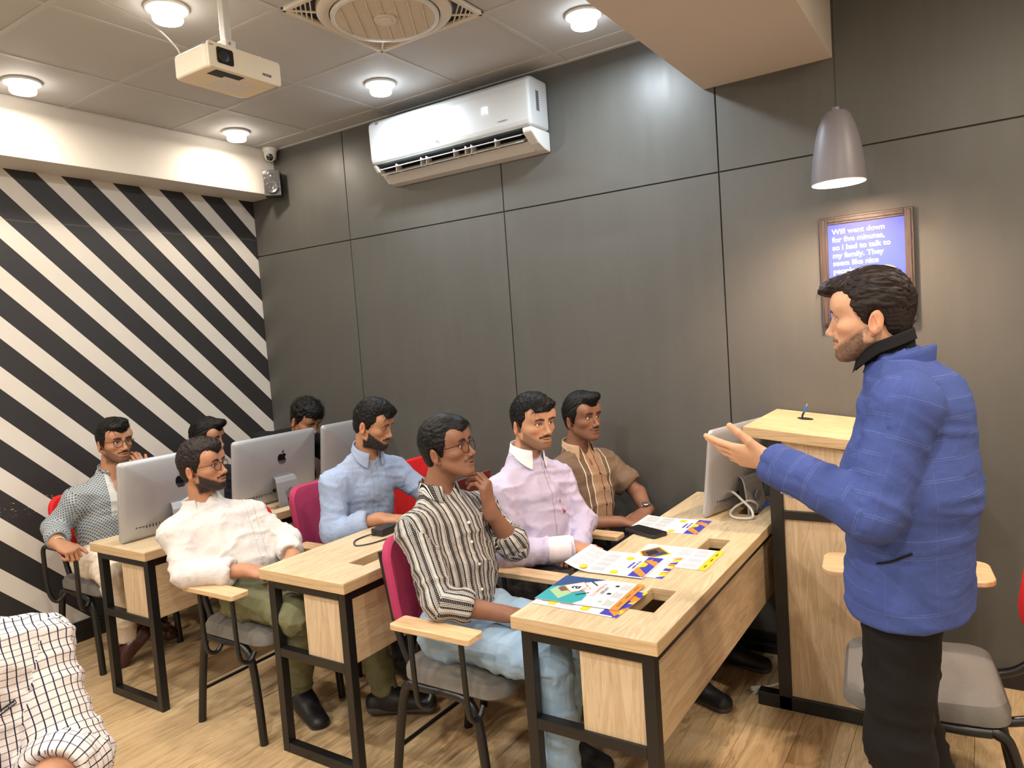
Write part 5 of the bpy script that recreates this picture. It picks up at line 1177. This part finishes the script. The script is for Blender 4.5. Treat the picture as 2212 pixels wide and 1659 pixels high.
# man in the striped shirt
person('seated man in black and white striped shirt and glasses, hand at chin', (2.768, -1.43, 1.196), D2(11), D2(10), (2.722, -1.44, 1.035), (2.735, -1.605, .940), (2.785, -1.27, .945), (2.80, -1.45, .56),
    dict(R=arm((2.89, -1.675, .722), (3.075, -1.545, .662), (.9, .42, -.12), (-.1, 0, -1), curl=.25), L=arm((2.915, -1.245, .795), (2.885, -1.345, .962), (-.02, -.12, 1), (-1, -.15, 0), curl=.62, tflex=.5, thumb=(.8, .45, -.4))),
    dict(R=((2.81, -1.54, .555), (3.265, -1.60, .545), (3.27, -1.57, .10)), L=((2.81, -1.36, .555), (3.25, -1.32, .545), (3.10, -1.32, .14))),
    SK['deep'], HS['flat'], cloth_stripe(), cloth_denim(), gl=(.0265, .0235), mous=.85, hres=.0026, sleeve=('roll', 'elbow'), buttons=(PM['button'], [.42, .34, .255, .17, .08]), col=dict(open_=.9, r=.060, point=.03, drop=.03, h=.036), shoes='shoe', toes=dict(R=(1, .1, 0), L=(.9, .2, -.2)), sj=.93, ws=1.30, torso_r=(.120, .116, .108), neckline=.045, gaze=(1, .1, .12), amp=.007, cloth_res=.007, leg_r=(.082, .062, .055), seed=6)
# man in the lavender shirt
body, sh, ctx = person('seated man in lavender striped shirt with white collar and crossed wrists', (2.789, -.851, 1.213), D2(-18), D2(-2), (2.748, -.86, 1.065), (2.715, -1.045, .945), (2.80, -.68, .945), (2.74, -.86, .56),
    dict(R=arm((2.78, -1.10, .70), (3.005, -.955, .712), (.95, .25, -.1), (.0, .2, -1), curl=.55), L=arm((2.90, -.655, .735), (2.955, -.81, .665), (-.15, -.95, -.15), (0, 0, -1), curl=.75)),
    dict(R=((2.75, -.95, .555), (3.17, -1.0, .54), (3.15, -1.0, .10)), L=((2.75, -.77, .555), (3.17, -.72, .54), (3.15, -.72, .10))),
    SK['lav'], HS['side'], cloth_fine('lavender_fine_stripe', (170, 166, 198), (208, 196, 216), .0044, .5), cloth_plain('grey_trousers', (70, 68, 72)), beard=.6, mous=1.1, hres=.0026, buttons=(PM['dbutton'], []), col=dict(mat=cloth_plain('white_collar', (236, 228, 232), var=.03), open_=.75, r=.062, point=.048, drop=.036, h=.05), cuff=(cloth_plain('white_cuff', (232, 222, 228), var=.03), 'R'), sj=1.08, torso_r=(.135, .132, .118), ws=1.34, neckline=.03, gaze=(1, -.15, .08), seed=7, arm_r=(.066, .054, .046), amp=.007)
for nm, u, v, r, mt in (('emblem_red', .098, .345, .011, M['redp']), ('emblem_red', .100, .362, .007, M['redp']), ('emblem_blue', .098, .327, .010, M['blue']), ('emblem_bar', .096, .308, .009, M['redp'])):
    c_, n_ = at_uv(*ctx[:6], u, v); b = disc(c_, n_, r, .0022).build(nm, mt, None); b.data.transform(Matrix.Translation(-V(ctx[6]))); b.parent = sh
# man in the brown shirt
person('seated man in brown short sleeved shirt with a wristwatch', (2.759, -.342, 1.163), D2(-17), D2(4), (2.715, -.335, 1.008), (2.69, -.515, .905), (2.77, -.15, .905), (2.72, -.31, .56),
    dict(R=arm((2.80, -.56, .69), (2.975, -.41, .675), (.85, .5, -.1), (.1, .2, -1), curl=.4), L=arm((2.935, -.11, .745), (3.03, -.245, .69), (-.1, -.95, -.2), (-.2, 0, -1), curl=.5)),
    dict(R=((2.73, -.40, .555), (3.15, -.44, .54), (3.33, -.60, .09)), L=((2.73, -.22, .555), (3.15, -.17, .54), (3.38, -.24, .09))),
    SK['deep'], HS['quiff'], cloth_brown(), cloth_plain('black_trousers', (26, 26, 30)), mous=.9, beard=.15, hres=.0028, sleeve=('short', 'short'), buttons=(PM['dbutton'], [.40, .31, .22, .13], .004), col=dict(mat=cloth_plain('tan_collar', (190, 160, 132), var=.05), open_=1.3, r=.064, point=.045, drop=.03, h=.036), sj=1.0, torso_r=(.126, .122, .112), ws=1.33, neckline=.085, gaze=(1, -.15, .1), seed=8, toes=dict(R=(.8, -.3, 0), L=(1, -.1, 0)), arm_r=(.074, .054, .046))
# man in the white shirt
person('slouching bearded man in white shirt and glasses at the middle desk', (1.559, -1.628, 1.119), D2(26), D2(5), (1.53, -1.62, .95), (1.525, -1.77, .862), (1.645, -1.465, .878), (1.74, -1.52, .56),
    dict(R=arm((1.655, -1.805, .708), (1.88, -1.665, .705), (.9, .4, -.15), (0, .2, -1), curl=.3), L=arm((1.785, -1.39, .752), (1.93, -1.49, .705), (.3, -.85, -.2), (0, 0, -1), curl=.35)),
    dict(R=((1.76, -1.60, .555), (2.10, -1.625, .54), (1.88, -1.47, .12)), L=((1.76, -1.42, .555), (2.16, -1.36, .54), (2.24, -1.31, .11))),
    SK['mid'], HS['wavy'], cloth_plain('white_shirt', (204, 199, 195), var=.03, wr=.5, placket=True), cloth_plain('olive_trousers', (112, 112, 84)), gl=(.0255, .0195), beard=1.12, mous=1.1, beard_disp=.002, hres=.0026, hairm='hairb', sleeve=('half', 'half'), buttons=(PM['button'], [.40, .33, .25, .17, .09]), col=dict(open_=.95, r=.063, point=.038, drop=.03, h=.036), sj=1.0, torso_r=(.126, .120, .108), ws=1.28, neckline=.045, gaze=(.9, .45, 0), seed=9, toes=dict(R=(1, -.25, -.25), L=(.85, .5, 0)), amp=.007, arm_r=(.060, .052, .046))
# man in the pale blue shirt
person('bearded man in pale blue shirt looking down at a laptop', (1.914, -.927, 1.211), D2(20), D2(-17), (1.85, -.92, 1.062), (1.79, -1.10, .945), (1.87, -.73, .945), (1.68, -.89, .56),
    dict(R=arm((1.825, -1.155, .722), (2.06, -1.06, .785), (.95, .25, -.02), (0, .1, -1), curl=.3), L=arm((2.005, -.64, .79), (2.14, -.80, .79), (.85, -.45, 0), (0, 0, -1), curl=.3)),
    dict(R=((1.70, -.98, .555), (2.10, -1.0, .54), (2.06, -.99, .10)), L=((1.70, -.80, .555), (2.10, -.78, .54), (2.06, -.78, .10))),
    SK['mid'], HS['side'], cloth_plain('pale_blue_shirt', (150, 166, 194), var=.05, wr=.5, placket=True), cloth_plain('dark_trousers', (48, 48, 52)), beard=1.25, mous=1.1, beard_disp=.007, hres=.0028, sleeve=('half', 'half'), buttons=(PM['gbutton'], [.42, .33, .24, .15]), col=dict(open_=.8, r=.063, point=.042, drop=.032, h=.04), torso_r=(.128, .124, .114), ws=1.33, neckline=.03, gaze=(.85, .2, -.6), seed=10, amp=.007, arm_r=(.066, .055, .047))
# man in the dotted kurta
person('man in grey dotted kurta and glasses by the striped wall, hand at chin', (.507, -1.441, 1.176), D2(2), D2(0), (.46, -1.45, 1.005), (.44, -1.63, .905), (.49, -1.275, .905), (.38, -1.46, .56),
    dict(R=arm((.375, -1.715, .77), (.545, -1.785, .715), (.85, .25, -.35), (-.3, .1, -.9), curl=.95, tflex=.6), L=arm((.64, -1.25, .785), (.605, -1.36, .965), (-.05, -.15, 1), (-1, -.1, 0), curl=.45)),
    dict(R=((.40, -1.55, .555), (.73, -1.63, .54), (.60, -1.53, .15)), L=((.40, -1.37, .555), (.77, -1.33, .54), (.43, -1.29, .14))),
    SK['mid'], HS['swept'], cloth_dots(), cloth_plain('cream_trousers', (222, 208, 190), var=.04), gl=(.0255, .0205), beard=.7, mous=1.1, hres=.0028, sleeve=('half', 'half'), buttons=(PM['button'], [.30, .37]), col=dict(open_=.9, r=.058, point=.0, drop=.006, h=.032, flare=.006), shoes='loafer', toes=dict(R=(-.3, -.6, -.7), L=(1, .1, -.1)), sj=.97, torso_r=(.128, .120, .110), ws=1.32, neckline=.10, gaze=(1, .05, .05), seed=11, arm_r=(.066, .055, .048), leg_r=(.09, .068, .05))
# man half hidden behind the white shirt
person('dark haired man mostly hidden behind the man in the white shirt', (.462, -.867, 1.10), D2(27), D2(-6), (.41, -.865, .93), (.38, -1.04, .84), (.42, -.69, .84), (.42, -.86, .56),
    dict(R=arm((.46, -1.08, .66), (.68, -.98, .66), (.95, .2, -.1), (0, 0, -1), curl=.3), L=arm((.48, -.65, .66), (.68, -.76, .66), (.95, -.2, -.1), (0, 0, -1), curl=.3)),
    dict(R=((.42, -.95, .555), (.80, -.98, .54), (.76, -.98, .10)), L=((.42, -.77, .555), (.80, -.74, .54), (.76, -.74, .10))),
    SK['mid'], dict(HS['quiff'], lift=.12), cloth_plain('charcoal_tshirt', (34, 36, 42)), cloth_plain('navy_trousers', (30, 34, 46)), beard=.2, mous=.4, seed=12, sleeve=('short', 'short'))
# curly haired man
person('curly haired man in black leaning forward behind the monitors', (.932, -.499, 1.169), D2(3), D2(-27), (.84, -.47, 1.065), (.665, -.625, 1.05), (.80, -.29, .99), (.50, -.33, .56),
    dict(R=arm((.84, -.68, .82), (.97, -.62, .78), (.6, .7, 0), (0, 0, -1), curl=.3), L=arm((.92, -.24, .80), (.97, -.40, .79), (.4, -.8, 0), (0, 0, -1), curl=.3)),
    dict(R=((.52, -.42, .555), (.93, -.44, .54), (.86, -.44, .10)), L=((.52, -.24, .555), (.93, -.22, .54), (.86, -.22, .10))),
    SK['tan'], HS['curly'], cloth_plain('black_tshirt', (18, 18, 19)), cloth_plain('black_jeans', (24, 24, 26)), beard=.25, mous=.4, seed=13, gaze=(.8, 0, -.6))
# man in the checked shirt at the lower left
OX = A_(-.01, -.01, .02)
sh_ = lambda *v: tuple(A_(*v)+OX)
body, sh, ctx = person('man in white checked shirt with folded arms at the lower left corner', sh_(2.785, -3.01, 1.275), D2(-12), D2(0), sh_(2.745, -3.0, 1.105), sh_(2.715, -3.18, 1.005), sh_(2.785, -2.815, 1.005), sh_(2.68, -2.98, .56),
    dict(R=arm(sh_(2.86, -3.25, .78), sh_(3.0, -3.08, .73), (.2, .95, .05), (-1, .2, -.2), curl=.3), L=arm(sh_(2.905, -2.825, .80), sh_(3.06, -3.0, .815), (.05, -.98, -.05), (-1, 0, -.2), curl=.3, farm=(.048, .03))),
    dict(R=(sh_(2.70, -3.07, .555), sh_(3.12, -3.12, .54), sh_(3.10, -3.12, .10)), L=(sh_(2.70, -2.89, .555), sh_(3.12, -2.86, .54), sh_(3.10, -2.86, .10))),
    SK['tan'], HS['side'], cloth_check('white_navy_check', (208, 200, 195), (34, 34, 58), (120, 112, 120), .0155), cloth_plain('grey_jeans', (64, 66, 74)), seed=14, sleeve=('roll', 'elbow'), torso_r=(.145, .142, .128), belly=.01, ws=1.32, arm_r=(.072, .064, .058), col=dict(open_=.7), amp=.006, buttons=(PM['button'], [.4, .3, .2]))
fc = ctx[0][ctx[1]].mean(1); fq = ctx[0][ctx[1]]; fnn = np.cross(fq[:, 2]-fq[:, 0], fq[:, 3]-fq[:, 1]); fnn = fnn/np.linalg.norm(fnn, axis=1)[:, None]
i_ = np.argmin(np.linalg.norm(fc-A_(2.805, -2.925, .955), axis=1)+np.where(fnn@A_(.93, -.37, 0) > .35, 0, 1)); c_, n_ = fc[i_], fnn[i_]; Mt_ = frame(c_+n_*.003, ctx[4]-n_*(ctx[4]@n_)+A_(0, 0, .25), ctx[3])
b = MB().box(-.021, .021, -.005, .005, 0, .0012, Mt_).build('pocket_label', M['ink'], None); b.data.transform(Matrix.Translation(-V(ctx[6]))); b.parent = sh
t_ = text('KENNETH COLE', 'label_lettering', M['lettering'], None, Matrix.Translation(-V(ctx[6])) @ Mt_ @ Matrix.Translation((-.019, -.002, .0014)), .0053, .0002); t_.parent = sh
# the presenter
body, sh, ctx = person('standing man in blue checked blazer with one open hand held out', (4.193, -1.413, 1.578), D2(181), D2(-2), (4.242, -1.405, 1.452), (4.285, -1.215, 1.375), (4.275, -1.60, 1.375), (4.25, -1.405, .92),
    dict(R=arm((4.29, -1.17, 1.12), (4.22, -1.17, .90), (0, 0, -1), (0, -1, 0), curl=.3), L=dict(arm((4.205, -1.665, 1.125), (3.965, -1.605, 1.225), (-.97, .18, .14), (.1, .80, .6), curls=(.06, .12, .18, .24), spread=.08, thumb=(.55, .8, .05), tflex=.12), res=.0025)),
    dict(R=((4.245, -1.31, .90), (4.225, -1.31, .48), (4.34, -1.30, .09)), L=((4.245, -1.50, .90), (4.225, -1.50, .48), (4.36, -1.50, .09))),
    SK['fair'], HS['presenter'], cloth_blazer(), cloth_plain('black_dress_trousers', (20, 18, 18), wr=.2), beard=.82, mous=.85, beard_disp=.002, hres=.0022, hairm='hairb', s=.965, jacket=True, hem=(A_(4.25, -1.405, .835), .146, A_(4.25, -1.405, .725), (.5, .5, .10)), torso_r=(.15, .142, .130), ws=1.30, belly=.004, mouth=.0014, col=dict(mat=cloth_plain('black_shirt', (16, 15, 16)), open_=.35, r=.060, point=.035, drop=.03, h=.055, z=.026, f=.012), gaze=(-1, -.05, -.05), seed=15, amp=.0045, cloth_res=.0075, arm_r=(.075, .064, .052), leg_r=(.086, .074, .068), shirtname='blazer', neckline=.0)
make_chair(M['red'], (2.67, -3.04, 0), 'chair under the man in the checked shirt', pads=())

# ------------------------------------------------------------------ bracelet and wristwatch
def band(root, wrist, elbow, r):
    w_, e_ = A_(*wrist), A_(*elbow); d = nz(w_-e_); s1 = nz(np.cross(d, A_(.3, .2, 1))); s2 = np.cross(d, s1); c = w_-d*.012
    return [c+(s1*math.cos(a)+s2*math.sin(a)*1.15)*r-A_(*root.location) for a in np.linspace(0, 2*math.pi, 22, endpoint=False)], d
people = {o['label']: o for o in COL.objects if o.get('category') == 'person'}
k1 = next(o for l, o in people.items() if 'kurta' in l); k2 = next(o for l, o in people.items() if 'wristwatch' in l)
pts, d = band(k1, (.545, -1.785, .715), (.375, -1.715, .77), .0285); m = MB()
for i, q in enumerate(pts): m.lathe([(0, -.0045), (.0032, -.0032), (.0046, 0), (.0032, .0032), (0, .0045)], q, 8)
m.build('bracelet', PM['bead'], k1, local=True, smooth=True)
pts, d = band(k2, (3.03, -.245, .69), (2.935, -.11, .745), .029); m = MB().tube(pts, .006, 6, closed=True); m.build('watch_strap', M['silver'], k2, local=True)
top = max(pts, key=lambda q: q[2]-.5*q[1]); n_ = nz(top-np.mean(pts, 0)); disc(top, n_, .017, .009, 18).build('watch_case', M['silver'], k2, local=True)
